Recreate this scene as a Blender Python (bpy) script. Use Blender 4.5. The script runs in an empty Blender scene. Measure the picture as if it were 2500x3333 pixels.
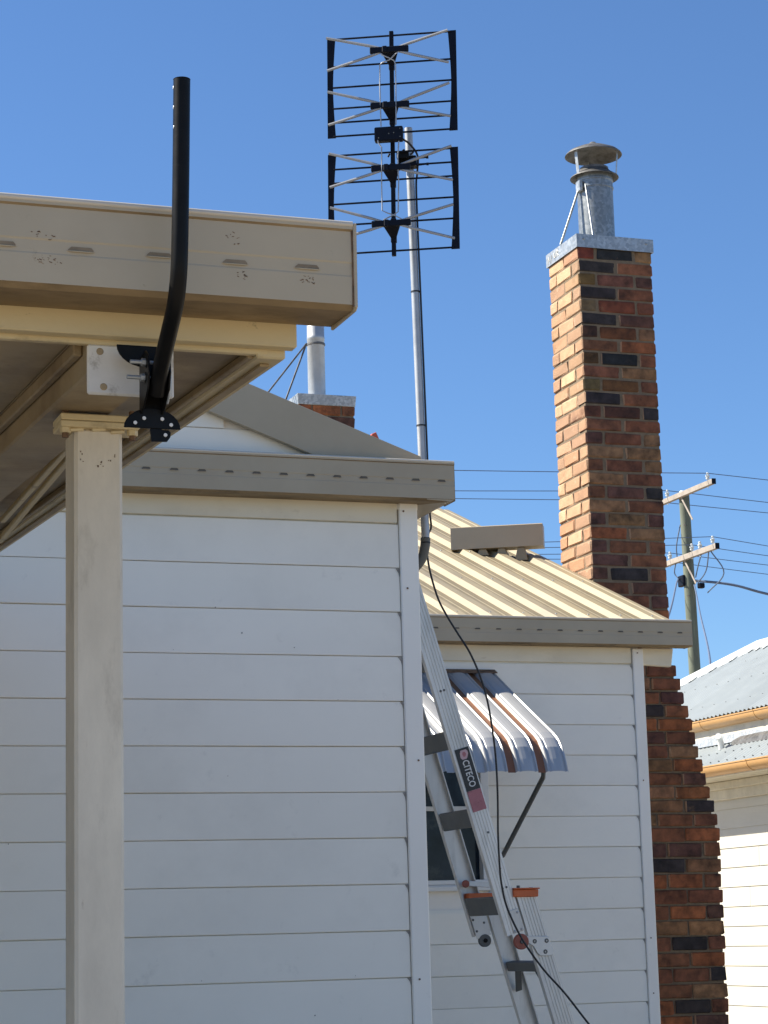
import bpy, bmesh, math, random
from mathutils import Vector, Matrix, Quaternion
random.seed(11)
R = math.radians
scene = bpy.context.scene
col = scene.collection

# ------------------------------------------------------------ camera
cam_d = bpy.data.cameras.new('camera')
cam = bpy.data.objects.new('camera', cam_d)
col.objects.link(cam)
cam_d.sensor_fit = 'HORIZONTAL'
cam_d.sensor_width = 36.0
FPX = 7307.2
cam_d.lens = 36.0 * FPX / 2500.0
cam_d.clip_end = 3000
d1 = Vector((20990, 813, FPX)).normalized()
d2 = Vector((-2600, 1450, FPX)).normalized()
d3 = -d1.cross(d2) if d1.cross(d2).y > 0 else d1.cross(d2)
right = Vector((d1.x, d2.x, d3.x)); down = Vector((d1.y, d2.y, d3.y)); fwd = Vector((d1.z, d2.z, d3.z))
rot = Matrix((right, -down, -fwd)).transposed()
cam.matrix_world = Matrix.Translation((0, 0, 1.6)) @ rot.to_4x4()
scene.camera = cam

# ------------------------------------------------------------ light
SUN = Vector((-0.92, 0.46, 1.0)).normalized()
EL = math.asin(SUN.z); AZ = math.atan2(SUN.x, SUN.y)
world = bpy.data.worlds.new('World')
scene.world = world
world.use_nodes = True
wn = world.node_tree.nodes
bg = wn['Background']
sky = wn.new('ShaderNodeTexSky')
sky.sky_type = 'NISHITA'
sky.sun_disc = False
sky.sun_elevation = EL
sky.sun_rotation = AZ
sky.altitude = 0
sky.air_density = 1.0
sky.dust_density = 0.0
sky.ozone_density = 10.0
world.node_tree.links.new(sky.outputs[0], bg.inputs[0])
bg.inputs[1].default_value = 0.0745
sun_d = bpy.data.lights.new('sun', 'SUN')
sun_d.energy = 4.9
sun_d.angle = R(0.53)
sun_d.color = (1.0, 0.92, 0.78)
sun = bpy.data.objects.new('sun', sun_d)
sun.rotation_euler = (-SUN).to_track_quat('-Z', 'Y').to_euler()
col.objects.link(sun)
scene.view_settings.view_transform = 'Standard'
scene.view_settings.look = 'None'
scene.view_settings.exposure = 1.08
scene.view_settings.gamma = 1.0
scene.view_settings.use_curve_mapping = False
scene.cycles.max_bounces = 8
scene.cycles.diffuse_bounces = 5

# ------------------------------------------------------------ materials
MATS = {}
def M(name, c, rough=.6, metal=0.0, var=.06, scale=5.0, bump=0.0, bscale=80.0, dirt_or_light=None, stretch=(1, 1, 1),
      objcol=False, objvar=0.0, spec=.5, flake=None):
    m = bpy.data.materials.new(name); m.use_nodes = True
    nt = m.node_tree; N = nt.nodes; L = nt.links
    b = N['Principled BSDF']
    b.inputs['Roughness'].default_value = rough
    b.inputs['Metallic'].default_value = metal
    b.inputs['Specular IOR Level'].default_value = spec
    tc = N.new('ShaderNodeTexCoord'); mp = N.new('ShaderNodeMapping')
    L.new(tc.outputs['Object'], mp.inputs[0]); mp.inputs['Scale'].default_value = stretch
    oi = N.new('ShaderNodeObjectInfo')
    ad = N.new('ShaderNodeVectorMath'); ad.operation = 'ADD'
    sc = N.new('ShaderNodeVectorMath'); sc.operation = 'SCALE'; sc.inputs['Scale'].default_value = 1.0
    cmb = N.new('ShaderNodeCombineXYZ')
    for k, mul in enumerate((17.0, 31.0, 53.0)):
        mm = N.new('ShaderNodeMath'); mm.operation = 'MULTIPLY'; mm.inputs[1].default_value = mul
        L.new(oi.outputs['Random'], mm.inputs[0]); L.new(mm.outputs[0], cmb.inputs[k])
    L.new(mp.outputs[0], ad.inputs[0]); L.new(cmb.outputs[0], ad.inputs[1])
    vec = ad.outputs[0]
    def noise(s, det=5, ro=.6):
        n = N.new('ShaderNodeTexNoise'); n.inputs['Scale'].default_value = s
        n.inputs['Detail'].default_value = det; n.inputs['Roughness'].default_value = ro
        L.new(vec, n.inputs['Vector']); return n
    def mix(kind, fac, a, bb):
        x = N.new('ShaderNodeMix'); x.data_type = 'RGBA'; x.blend_type = kind
        for sock, v in ((x.inputs[0], fac), (x.inputs[6], a), (x.inputs[7], bb)):
            if hasattr(v, 'is_linked'): L.new(v, sock)
            elif isinstance(v, (int, float)): sock.default_value = v
            else: sock.default_value = (*v, 1)
        return x.outputs[2]
    def ramp(inp, p0, p1, c0=(0, 0, 0), c1=(1, 1, 1)):
        r = N.new('ShaderNodeValToRGB'); e = r.color_ramp.elements
        e[0].position = p0; e[1].position = p1; e[0].color = (*c0, 1); e[1].color = (*c1, 1)
        L.new(inp, r.inputs[0]); return r.outputs[0]
    base = oi.outputs['Color'] if objcol else c
    n1 = noise(scale)
    lo = tuple(1 - var * 1.6 for _ in range(3)); hi = (1 + var,) * 3
    cur = mix('MULTIPLY', 1.0, base, ramp(n1.outputs[0], .3, .7, lo, hi))
    if objvar:
        cur = mix('MULTIPLY', 1.0, cur, ramp(oi.outputs['Random'], 0, 1, (1 - objvar,) * 3, (1 + objvar * .5,) * 3))
    if flake:   # (colour, scale, lo, hi) cells such as zinc spangle
        v = N.new('ShaderNodeTexVoronoi'); v.inputs['Scale'].default_value = flake[1]; L.new(vec, v.inputs['Vector'])
        cur = mix('MIX', ramp(v.outputs['Color'], flake[2], flake[3]), cur, flake[0])
    for dd in (dirt_or_light or []):
        n2 = noise(dd[2], 8, .7)
        cur = mix('MIX', ramp(n2.outputs[0], dd[3], dd[4], (0, 0, 0), (dd[1],) * 3), cur, dd[0])
    L.new(cur, b.inputs['Base Color'])
    n3 = noise(scale * 3)
    rr = N.new('ShaderNodeMapRange'); rr.inputs[3].default_value = max(.03, rough - .1); rr.inputs[4].default_value = min(1, rough + .12)
    L.new(n3.outputs[0], rr.inputs[0]); L.new(rr.outputs[0], b.inputs['Roughness'])
    if bump:
        n4 = noise(bscale, 6); bp = N.new('ShaderNodeBump'); bp.inputs['Strength'].default_value = bump
        bp.inputs['Distance'].default_value = .01
        L.new(n4.outputs[0], bp.inputs['Height']); L.new(bp.outputs[0], b.inputs['Normal'])
    MATS[name] = m
    return m

SIDING = M('white_siding', (.91, .875, .775), .55, var=.03, scale=1.3, objvar=.03, bump=.04, bscale=40,
           dirt_or_light=[((.42, .40, .36), .35, 9, .62, .80), ((.50, .48, .42), .20, 1.6, .50, .75)])
TRIM = M('white_trim', (.91, .875, .79), .5, var=.03, scale=2, bump=.03, dirt_or_light=[((.4, .38, .33), .4, 12, .64, .8)])
CREAM = M('cream_paint', (.72, .60, .36), .55, var=.06, scale=6, bump=.08, bscale=50,
          dirt_or_light=[((.22, .16, .085), .75, 11, .57, .74), ((.50, .41, .24), .6, 3, .42, .68), ((.10, .07, .04), .8, 30, .66, .76)], stretch=(.6, 1, 1))
FASC = M('pale_fascia_paint', (.80, .725, .56), .55, var=.05, scale=5, bump=.06, bscale=50, dirt_or_light=[((.35, .27, .16), .5, 14, .62, .78), ((.60, .52, .36), .5, 3, .45, .7)], stretch=(.5, 1, 1))
GUTTER = M('tan_gutter', (.425, .355, .245), .42, var=.05, scale=2.5, objvar=.03, bump=.02, bscale=20,
           dirt_or_light=[((.20, .16, .11), .6, 22, .69, .78), ((.34, .26, .17), .4, 1.6, .48, .75)])
GUTTERCP = M('carport_gutter_paint', (.475, .40, .275), .42, var=.05, scale=3, bump=.03, bscale=20,
             dirt_or_light=[((.22, .17, .10), .7, 24, .66, .76), ((.40, .31, .20), .45, 2.2, .46, .75)])
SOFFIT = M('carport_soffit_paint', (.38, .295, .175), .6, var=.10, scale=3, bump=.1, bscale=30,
           dirt_or_light=[((.16, .11, .06), .8, 2.8, .46, .70), ((.12, .08, .05), .8, 22, .62, .76)])
POST = M('post_paint', (.78, .71, .575), .5, var=.06, scale=5, bump=.08, bscale=60, stretch=(1, 1, .35),
         dirt_or_light=[((.50, .45, .36), .6, 4, .42, .66), ((.36, .31, .23), .45, 17, .56, .72), ((.22, .13, .07), .8, 13, .68, .76)])
PLATE = M('white_plate', (.74, .73, .69), .5, var=.06, scale=15, dirt_or_light=[((.22, .19, .14), .7, 26, .56, .72)])
BLACK = M('black_powdercoat', (.009, .009, .009), .38, var=.25, scale=20, spec=.13, dirt_or_light=[((.06, .06, .055), .5, 40, .62, .8)])
DARKM = M('antenna_black', (.006, .008, .016), .5, var=.15, scale=25, spec=.15)
ALU = M('bright_aluminium', (.36, .37, .385), .5, .35, var=.10, scale=12)
RAIL = M('ladder_aluminium', (.62, .61, .58), .45, .55, var=.12, scale=5, stretch=(1, 1, .15), bump=.05, bscale=120,
         dirt_or_light=[((.35, .34, .31), .6, 16, .52, .75)])
RUNG = M('ladder_rung_metal', (.12, .125, .12), .55, .3, var=.1, scale=9)
GALV = M('galvanised_steel', (.46, .49, .51), .42, .5, var=.12, scale=8, flake=((.30, .33, .35), 60, .3, .7), dirt_or_light=[((.20, .20, .20), .5, 12, .6, .8)])
FLUEG = M('weathered_flue_zinc', (.30, .32, .33), .42, .55, var=.12, scale=8, flake=((.20, .22, .23), 55, .3, .7), dirt_or_light=[((.10, .10, .10), .6, 10, .56, .75)])
FLUEDARK = M('weathered_cowl', (.15, .15, .15), .6, .5, var=.2, scale=14, dirt_or_light=[((.06, .055, .05), .8, 20, .45, .65)])
MASTM = M('mast_galvanised', (.42, .44, .46), .45, .4, var=.10, scale=10)
CABLE = M('black_cable', (.012, .012, .013), .5, var=.1)
WIRE = M('overhead_wire', (.10, .14, .22), .6, var=.1)
ORANGE = M('orange_plastic', (.60, .13, .03), .5, var=.1, scale=20, dirt_or_light=[((.25, .08, .03), .5, 30, .55, .8)])
REDR = M('red_rubber', (.30, .085, .055), .6, var=.12, scale=30)
MORTAR = M('mortar', (.21, .16, .105), .95, var=.15, scale=40, bump=.6, bscale=150, dirt_or_light=[((.12, .09, .07), .6, 10, .5, .75)])
BRICK = M('brick', (1, 1, 1), .88, var=.42, scale=13, objcol=True, bump=.55, bscale=130,
          dirt_or_light=[((.30, .18, .09), .35, 9, .62, .70), ((.07, .045, .035), .45, 14, .60, .76)])
BRICKSUN = M('sunlit_brick_face', (1, 1, 1), .9, var=.22, scale=16, objcol=True, bump=.55, bscale=130,
           dirt_or_light=[((.56, .345, .205), .60, 2.0, .25, .45), ((.30, .17, .09), .5, 15, .58, .74), ((.64, .47, .33), .6, 20, .58, .70)])  # paler brick tone with the sunlight put into the colour
ROOFC = M('cream_roof_steel', (.36, .30, .185), .5, var=.06, scale=4, stretch=(1, .25, 1), bump=.03,
          dirt_or_light=[((.235, .205, .15), .8, 2.6, .42, .66), ((.22, .19, .135), .7, 12, .54, .72)])
ROOFD = M('cream_roof_pan_dirt', (.21, .175, .11), .6, var=.12, scale=4, stretch=(1, .2, 1), dirt_or_light=[((.32, .265, .155), .7, 2.5, .50, .72), ((.13, .11, .075), .7, 9, .54, .74)])
ROOFZ = M('zinc_roof_steel', (.285, .32, .335), .5, .15, var=.04, scale=3, dirt_or_light=[((.36, .38, .38), .4, 6, .55, .8)])
RIDGEZ = M('ridge_capping', (.58, .60, .59), .45, .1, var=.03)
NGUT = M('ochre_gutter', (.50, .29, .115), .45, var=.05, scale=4, dirt_or_light=[((.35, .2, .09), .5, 9, .58, .8)])
NWALL = M('neighbour_siding', (.56, .54, .47), .6, var=.03, scale=2, objvar=.04, dirt_or_light=[((.55, .52, .42), .3, 8, .6, .8)])
NTRIM = M('neighbour_trim', (.58, .55, .46), .7, var=.10, scale=8, dirt_or_light=[((.25, .23, .18), .6, 14, .58, .75)])
AWN = M('awning_white', (.47, .475, .47), .42, .35, var=.05, scale=6, dirt_or_light=[((.30, .32, .34), .6, 11, .58, .76)], stretch=(1, .4, .4))
AWNB = M('awning_brown', (.24, .10, .045), .45, var=.1, scale=8)
GLASS = M('window_glass', (.012, .020, .034), .12, var=.5, scale=5, spec=.22, dirt_or_light=[((.05, .06, .065), .7, 7, .52, .62)])  # pale blotches painted in as foliage reflected in the pane
WFRAME = M('window_frame_paint', (.74, .75, .74), .4, var=.03)
POLE = M('weathered_pole', (.145, .165, .125), .85, var=.18, scale=4, stretch=(3, 3, .4), bump=.3, bscale=30)
ARM = M('weathered_crossarm', (.34, .30, .26), .85, var=.15, scale=4, dirt_or_light=[((.14, .12, .1), .7, 7, .58, .7)])
CERAM = M('insulator_glaze', (.62, .66, .66), .25, var=.05)
REDP = M('red_piece', (.55, .10, .05), .5, var=.12, scale=30)
STICK = M('label_black', (.014, .013, .013), .35, var=.1)
STICKP = M('label_pink', (.42, .16, .18), .5, var=.12, scale=20, dirt_or_light=[((.20, .06, .07), .8, 45, .58, .66)])
STICKL = M('label_pale_pink', (.56, .38, .40), .5, var=.06)
LETTER = M('label_white', (.66, .66, .64), .5, var=.04)
GROUND = M('ground_paving', (.30, .25, .18), .9, var=.12, scale=.6, bump=.2, bscale=20)
RUST = M('rusty_fixings', (.20, .12, .07), .7, .3, var=.3, scale=40)
CORE = M('plain_wall', (.86, .82, .75), .6, var=.03)
GRIME = M('grimy_gutter_underside', (.30, .215, .115), .7, var=.25, scale=6, bump=.1, dirt_or_light=[((.10, .065, .03), .7, 9, .48, .70)], stretch=(.5, 1, 1))
BEAD = M('rolled_gutter_bead', (.60, .54, .44), .22, var=.05, spec=.9)
GRIMEGAP = M('wall_grime_gap_shade', (.30, .28, .25), .8, var=.3, scale=60)  # wall specks, plus painted shade of the board-end gaps
SLOTCP = M('carport_slot_shade', (.27, .205, .125), .6, var=.15, scale=30)  # shade of the carport slot openings, put into the colour
DARKSLOT = M('gutter_slot_shade', (.11, .09, .065), .6, var=.05)  # dark colour painted as shade inside the house gutter slots

# ------------------------------------------------------------ mesh helpers
OFF = {}
class MB:
    def __init__(s): s.v = []; s.f = []
    def add(s, vs, fs):
        b = len(s.v); s.v += [tuple(x) for x in vs]; s.f += [tuple(i + b for i in f) for f in fs]; return s
    def box(s, x0, x1, y0, y1, z0, z1):
        vs = [(x0, y0, z0), (x1, y0, z0), (x1, y1, z0), (x0, y1, z0), (x0, y0, z1), (x1, y0, z1), (x1, y1, z1), (x0, y1, z1)]
        return s.add(vs, [(0, 3, 2, 1), (4, 5, 6, 7), (0, 1, 5, 4), (1, 2, 6, 5), (2, 3, 7, 6), (3, 0, 4, 7)])
    def hexa(s, vs):
        return s.add(vs, [(0, 3, 2, 1), (4, 5, 6, 7), (0, 1, 5, 4), (1, 2, 6, 5), (2, 3, 7, 6), (3, 0, 4, 7)])
    def obox(s, c, ax, ay, az):   # centre + three half-axis vectors
        c = Vector(c); ax = Vector(ax); ay = Vector(ay); az = Vector(az)
        return s.hexa([c - ax - ay - az, c + ax - ay - az, c + ax + ay - az, c - ax + ay - az,
                       c - ax - ay + az, c + ax - ay + az, c + ax + ay + az, c - ax + ay + az])
    def sweep(s, poly, fn, ts, cap=True):   # poly: closed 2D outline, fn(p,q,t)->3D
        n = len(poly); vs = []; fs = []
        for t in ts: vs += [fn(p, q, t) for p, q in poly]
        for k in range(len(ts) - 1):
            for i in range(n):
                j = (i + 1) % n
                fs.append((k * n + i, k * n + j, (k + 1) * n + j, (k + 1) * n + i))
        if cap:
            fs.append(tuple(reversed(range(n)))); fs.append(tuple(range((len(ts) - 1) * n, len(ts) * n)))
        return s.add(vs, fs)
    def prismX(s, poly, x0, x1): return s.sweep(poly, lambda p, q, t: (t, p, q), [x0, x1])   # poly in (y,z)
    def prismY(s, poly, y0, y1): return s.sweep(poly, lambda p, q, t: (p, t, q), [y0, y1])   # poly in (x,z)
    def tube(s, pts, r, n=8, cap=True):
        pts = [Vector(p) for p in pts]; rs = r if isinstance(r, (list, tuple)) else [r] * len(pts)
        vs = []; fs = []; prev = None
        for i, p in enumerate(pts):
            t = (pts[min(i + 1, len(pts) - 1)] - pts[max(i - 1, 0)]).normalized()
            if prev is None:
                a = t.orthogonal().normalized()
            else:
                a = (prev - t * prev.dot(t)); a = a.normalized() if a.length > 1e-6 else t.orthogonal().normalized()
            prev = a; b = t.cross(a)
            for k in range(n):
                an = 2 * math.pi * k / n
                vs.append(p + (a * math.cos(an) + b * math.sin(an)) * rs[i])
        for i in range(len(pts) - 1):
            for k in range(n):
                j = (k + 1) % n
                fs.append((i * n + k, i * n + j, (i + 1) * n + j, (i + 1) * n + k))
        if cap:
            fs.append(tuple(reversed(range(n)))); fs.append(tuple(range((len(pts) - 1) * n, len(pts) * n)))
        return s.add(vs, fs)
    def lathe(s, prof, c, n=32, axis=(0, 0, 1)):
        c = Vector(c); z = Vector(axis).normalized(); a = z.orthogonal().normalized(); b = z.cross(a)
        vs = []; fs = []
        for r, h in prof:
            for k in range(n):
                an = 2 * math.pi * k / n
                vs.append(c + z * h + (a * math.cos(an) + b * math.sin(an)) * r)
        for i in range(len(prof) - 1):
            for k in range(n):
                j = (k + 1) % n
                fs.append((i * n + k, i * n + j, (i + 1) * n + j, (i + 1) * n + k))
        return s.add(vs, fs)
def mesh_from(name, mb, off=Vector(), bevel=0.0, smooth=False, jitter=0.0, rng=None):
    me = bpy.data.meshes.new(name)
    me.from_pydata([(Vector(v) - off)[:] for v in mb.v], [], mb.f)
    bm = bmesh.new(); bm.from_mesh(me)
    bmesh.ops.recalc_face_normals(bm, faces=bm.faces)
    if bevel:
        es = [e for e in bm.edges if len(e.link_faces) == 2 and e.calc_face_angle(0) > .5]
        bmesh.ops.bevel(bm, geom=es, offset=bevel, segments=1, affect='EDGES', profile=.5, clamp_overlap=True)
    if jitter:
        for v in bm.verts: v.co += Vector([(rng or random).uniform(-jitter, jitter) for _ in range(3)])
    bm.to_mesh(me); bm.free()
    if smooth:
        me.shade_smooth(); me.set_sharp_from_angle(angle=R(38))
    return me
def thing(name, label, cat, loc, group=None):
    o = bpy.data.objects.new(name, None); o.empty_display_size = .1
    o.location = loc; col.objects.link(o); o['label'] = label; o['category'] = cat
    if group: o['group'] = group
    OFF[o] = Vector(loc); return o
def obj(name, mb, m, parent=None, bevel=0.0, smooth=False, loc=None, jitter=0.0, kind=None, label=None, cat=None, group=None):
    off = OFF[parent] if parent else Vector(loc or (0, 0, 0))
    me = mesh_from(name, mb, off, bevel, smooth, jitter) if isinstance(mb, MB) else mb
    if not me.materials: me.materials.append(m)
    o = bpy.data.objects.new(name, me); col.objects.link(o)
    if parent: o.parent = parent
    else: o.location = off
    OFF[o] = off
    if kind: o['kind'] = kind
    if label: o['label'] = label
    if cat: o['category'] = cat
    if group: o['group'] = group
    return o
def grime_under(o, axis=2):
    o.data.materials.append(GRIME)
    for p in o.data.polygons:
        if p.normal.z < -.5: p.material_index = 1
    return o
def inst(name, me, parent, pos, color=None, rot=None):
    o = bpy.data.objects.new(name, me); col.objects.link(o); o.parent = parent
    o.location = Vector(pos) - OFF[parent]
    if rot: o.rotation_euler = rot
    if color: o.color = (*color, 1)
    return o
def curve(pts, n=8):   # Catmull-Rom through points
    P = [Vector(p) for p in pts]; P = [P[0] * 2 - P[1]] + P + [P[-1] * 2 - P[-2]]; out = []
    for i in range(1, len(P) - 2):
        for k in range(n):
            t = k / n; a, b, c, d = P[i - 1:i + 3]
            out.append(.5 * ((2 * b) + (c - a) * t + (2 * a - 5 * b + 4 * c - d) * t * t + (3 * b - a - 3 * c + d) * t ** 3))
    out.append(P[-2]); return out

# ------------------------------------------------------------ ground
obj('ground', MB().add([(-600, -600, 0), (600, -600, 0), (600, 900, 0), (-600, 900, 0)], [(0, 1, 2, 3)]), GROUND, kind='structure')

PITCH = .1694
def board_profile(h, y):     # (y,z) outline of one weatherboard whose bottom is at z=0, wall plane y
    return [(y - .0125, 0.0), (y - .0130, .004), (y - .0112, h - .0034), (y + .006, h - .0034), (y + .006, h + .010), (y + .02, h + .010), (y + .02, .012), (y + .008, .012), (y + .008, .004), (y - .004, .0015)]
def board(y, z, x0, x1):
    n = max(2, int((x1 - x0) / .45)); ts = [x0 + (x1 - x0) * k / n for k in range(n + 1)]
    dz = [random.uniform(-.0009, .0009) for _ in ts]; dy = [random.uniform(-.0008, .0008) for _ in ts]
    pr = board_profile(PITCH, y); mb = MB(); m = len(pr); vs = []; fs = []
    for k, t in enumerate(ts): vs += [(t, p + dy[k], z + q + dz[k]) for p, q in pr]
    for k in range(n):
        for i in range(m): fs.append((k * m + i, k * m + (i + 1) % m, (k + 1) * m + (i + 1) % m, (k + 1) * m + i))
    fs += [tuple(reversed(range(m))), tuple(range(n * m, n * m + m))]
    return mb.add(vs, fs)
def gutter_profile(y, z0, z1, d=.12):   # square gutter seen from -Y: bead on top, shallow swage in the middle
    h = z1 - z0; m = z0 + h * .47
    return [(y + d, z0 + .004), (y + .012, z0), (y, z0 + .008), (y, m - .013), (y + .0012, m - .010), (y + .0012, m + .010), (y, m + .013), (y, z1 - .012),
            (y - .004, z1 - .009), (y - .004, z1 - .001), (y + .003, z1), (y + .010, z1 - .004), (y + .010, z1 - .012),
            (y + .005, z1 - .016), (y + .005, z0 + .012), (y + d - .004, z0 + .010), (y + d - .004, z1), (y + d, z1)]
def slot_mesh(name, w, h, m1, m2, lr=.0016):   # louvred overflow slot: opening's shade painted as a dark plate over a pressed lip
    mb = MB(); n = 8
    poly = [(-w / 2, 0), (-w / 2 + .001, h * .35), (-w / 2 + .006, h), (w / 2 - .004, h), (w / 2 - .0005, h * .45), (w / 2, 0)]
    mb.sweep(poly, lambda p, q, t: (p, t, q), [-.0012, .002])
    nf = len(mb.f)
    mb.tube([(-w / 2 - .002, -.0002, 0), (-w / 3, -.0030, -.001), (w / 3, -.0030, -.001), (w / 2 + .002, -.0002, 0)], [.0004, lr, lr, .0004], 6)
    me = bpy.data.meshes.new(name); me.from_pydata(mb.v, [], mb.f)
    me.materials.append(m1); me.materials.append(m2)
    for i, p in enumerate(me.polygons): p.material_index = 0 if i < nf else 1
    return me

# ============================================================ LEFT HOUSE (wall behind the carport)
YW = 7.94
hl = thing('weatherboard_house', 'white weatherboard house wall with tan gutter and gable, behind the carport post', 'house', (1.0, YW, 0))
obj('wall', MB().box(-10.0, 2.93, YW + .022, 14.0, 0, 3.20), CORE, hl)
k = 0; z = 2.974
while z > -.1:
    mb = board(YW, max(z, 0), -10.0, 2.868)
    obj('weatherboard', mb, SIDING, hl)
    z -= PITCH
def gap_shade_grime(par, x, y, z):  # dark wedge painting the shaded gap and its grime beside the corner board
    w = random.uniform(.010, .017); h = random.uniform(.022, .036)
    obj('gap_shade_grime', MB().sweep([(x, z), (x - w, z), (x - w * .25, z - h * .55), (x, z - h)], lambda p, q, t: (p, t, q), [y - .0136, y - .0128]), GRIMEGAP, par)
for kk in range(1, 15): gap_shade_grime(hl, 2.868, YW, 2.974 + PITCH - kk * PITCH - .0035)
obj('fascia_board', MB().box(-3.0, 2.866, YW - .012, YW + .018, 3.146, 3.235), FASC, hl, bevel=.003)
obj('corner_board', MB().box(2.871, 2.945, YW - .022, YW + .06, 0, 3.226), TRIM, hl, bevel=.004)
obj('corner_board', MB().box(2.931, 2.9445, YW + .062, YW + .12, 0, 3.20), TRIM, hl, bevel=.002)
nailm = mesh_from('nail_head', MB().lathe([(0, -.0035), (.0035, -.003), (.004, 0)], (0, 0, 0), 8, (0, 1, 0)))
nailm.materials.append(RUST)
for zz in (3.16, 2.28, 1.42, 2.86):
    inst('nail_head', nailm, hl, (2.90 + random.uniform(-.02, .02), YW - .0225, zz + random.uniform(-.04, .04)))
spk = MB()
for k_ in range(13):
    px_, pz_ = random.uniform(1.3, 2.85), random.uniform(1.1, 3.1); w = random.choice((.0012, .0016, .002, .0035)); h = w * random.uniform(.6, 1.4)
    spk.sweep([(px_ - w, pz_), (px_, pz_ - h), (px_ + w * .8, pz_ - h * .2), (px_ + w * .3, pz_ + h)], lambda p, q, t: (p, t, q), [YW - .0142, YW - .0130])
obj('wall_specks', spk, GRIMEGAP, hl, kind='stuff')
GF = 7.82
gz0, gz1 = 3.218, 3.369
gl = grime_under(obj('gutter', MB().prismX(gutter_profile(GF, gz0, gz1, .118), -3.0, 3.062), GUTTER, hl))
gp = gutter_profile(0, gz0, gz1, .112)
obj('gutter', MB().sweep(gp, lambda p, q, t: (3.062 - p, t, q), [GF + .002, 12.4]), GUTTER, hl)
obj('gutter_end_cap', MB().box(3.0625, 3.0645, GF, GF + .117, gz0 + .001, gz1 - .002), GUTTER, gl, bevel=.001)
sm = slot_mesh('overflow_slot', .032, .0078, DARKSLOT, GUTTER, .0006)
x = 3.01
while x > 1.7:
    inst('overflow_slot', sm, gl, (x, GF - .0005, gz0 + .074)); x -= .1045
obj('rolled_bead', MB().tube([(-3.0, GF - .001, gz1), (3.062, GF - .001, gz1)], .0058, 10), BEAD, gl, smooth=True)
# gable above the gutter
def zt(x): return 3.652 - (x - 2.26) * .366
APX = 0.6
YB = 7.90
gb = MB()
gb.add([(2.95, YB + .03, 3.20), (2.95, YB + .03, zt(2.95) - .02), (APX, YB + .03, zt(APX) - .02), (-1.8, YB + .03, zt(2.95) - .02), (-1.8, YB + .03, 3.2),
        (2.95, YB + .05, 3.20), (2.95, YB + .05, zt(2.95) - .02), (APX, YB + .05, zt(APX) - .02), (-1.8, YB + .05, zt(2.95) - .02), (-1.8, YB + .05, 3.2)],
       [(0, 1, 2, 3, 4), (5, 9, 8, 7, 6), (0, 5, 6, 1), (1, 6, 7, 2), (2, 7, 8, 3), (3, 8, 9, 4), (4, 9, 5, 0)])
obj('gable_wall', gb, CORE, hl)
z = 3.312
while z < 4.1:
    xr = 2.26 + (3.652 - (z + PITCH + .03)) / .366; xl = 2 * APX - xr
    if xr > APX + .1:
        xr = min(xr, 2.9)
        obj('weatherboard', MB().prismX([(p, q + z) for p, q in board_profile(PITCH, YB + .028)], xl, min(xr, 2.9)), SIDING, hl)
    z += PITCH
vw = .172
def barge(sgn):
    mb = MB(); xs = (2.951, APX) if sgn > 0 else (2 * APX - 2.951, APX)
    vs = []
    for y in (YB - .026, YB):
        for xx in xs:
            zz = zt(xx) if sgn > 0 else zt(2 * APX - xx)
            vs += [(xx, y, zz - vw), (xx, y, zz)]
    mb.hexa([vs[0], vs[2], vs[6], vs[4], vs[1], vs[3], vs[7], vs[5]])
    return mb
obj('barge_board', barge(1), GUTTER, hl, bevel=.002)
obj('barge_board', barge(-1), GUTTER, hl, bevel=.002)
def roofq(x0, z0, x1, z1, y0, y1, th=.03):
    return MB().hexa([(x0, y0, z0), (x1, y0, z1), (x1, y1, z1), (x0, y1, z0), (x0, y0, z0 + th), (x1, y0, z1 + th), (x1, y1, z1 + th), (x0, y1, z0 + th)])
obj('roof', roofq(2.99, zt(2.99) - .034, APX, zt(APX) - .034, YB + .002, 14.0), ROOFC, hl)
obj('roof', roofq(2 * APX - 2.99, zt(2.99) - .034, APX, zt(APX) - .034, YB + .002, 14.0), ROOFC, hl)
# red piece lying on that roof behind the barge board
rp = MB(); prof = [(2.770, zt(2.77) - .02), (2.777, 3.492), (2.789, 3.497), (2.790, 3.503), (2.803, 3.508), (2.804, 3.514), (2.818, 3.520), (2.822, 3.522), (2.846, zt(2.846) + .03), (2.850, zt(2.85) - .02)]
rp.sweep(prof, lambda p, q, t: (p, t, q), [8.02, 8.07])
obj('red_roof_piece', rp, REDP, loc=(2.81, 8.04, 3.43), bevel=.002, label='small red notched piece poking up behind the tan barge board', cat='roof piece')

# ============================================================ RIGHT HOUSE
YR = 11.5
hr = thing('weatherboard_house', 'white weatherboard house with cream ribbed steel roof, behind the ladder', 'house', (4.3, YR, 0))
mb = MB().box(2.96, 3.6, YR + .022, 15.5, 0, 3.2); mb.box(3.6, 4.615, YR + .022, 15.5, 0, 1.84); mb.box(3.6, 4.615, YR + .022, 15.5, 2.72, 3.2); mb.box(4.615, 5.60, YR + .022, 15.5, 0, 3.2)
mb.box(3.6, 4.615, YR + .30, 15.5, 1.84, 2.72)
obj('wall', mb, CORE, hr)
z = 3.072 - PITCH
while z > -.1:
    zz = max(z, 0)
    segs = [(2.96, 5.543)]
    if zz + PITCH > 1.86 and zz < 2.70: segs = [(2.96, 3.58), (4.640, 5.543)]
    for a, b in segs:
        obj('weatherboard', board(YR, zz, a, b), SIDING, hr)
    z -= PITCH
obj('fascia_board', MB().box(2.96, 5.541, YR - .012, YR + .018, 3.080, 3.172), FASC, hr, bevel=.003)
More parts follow.
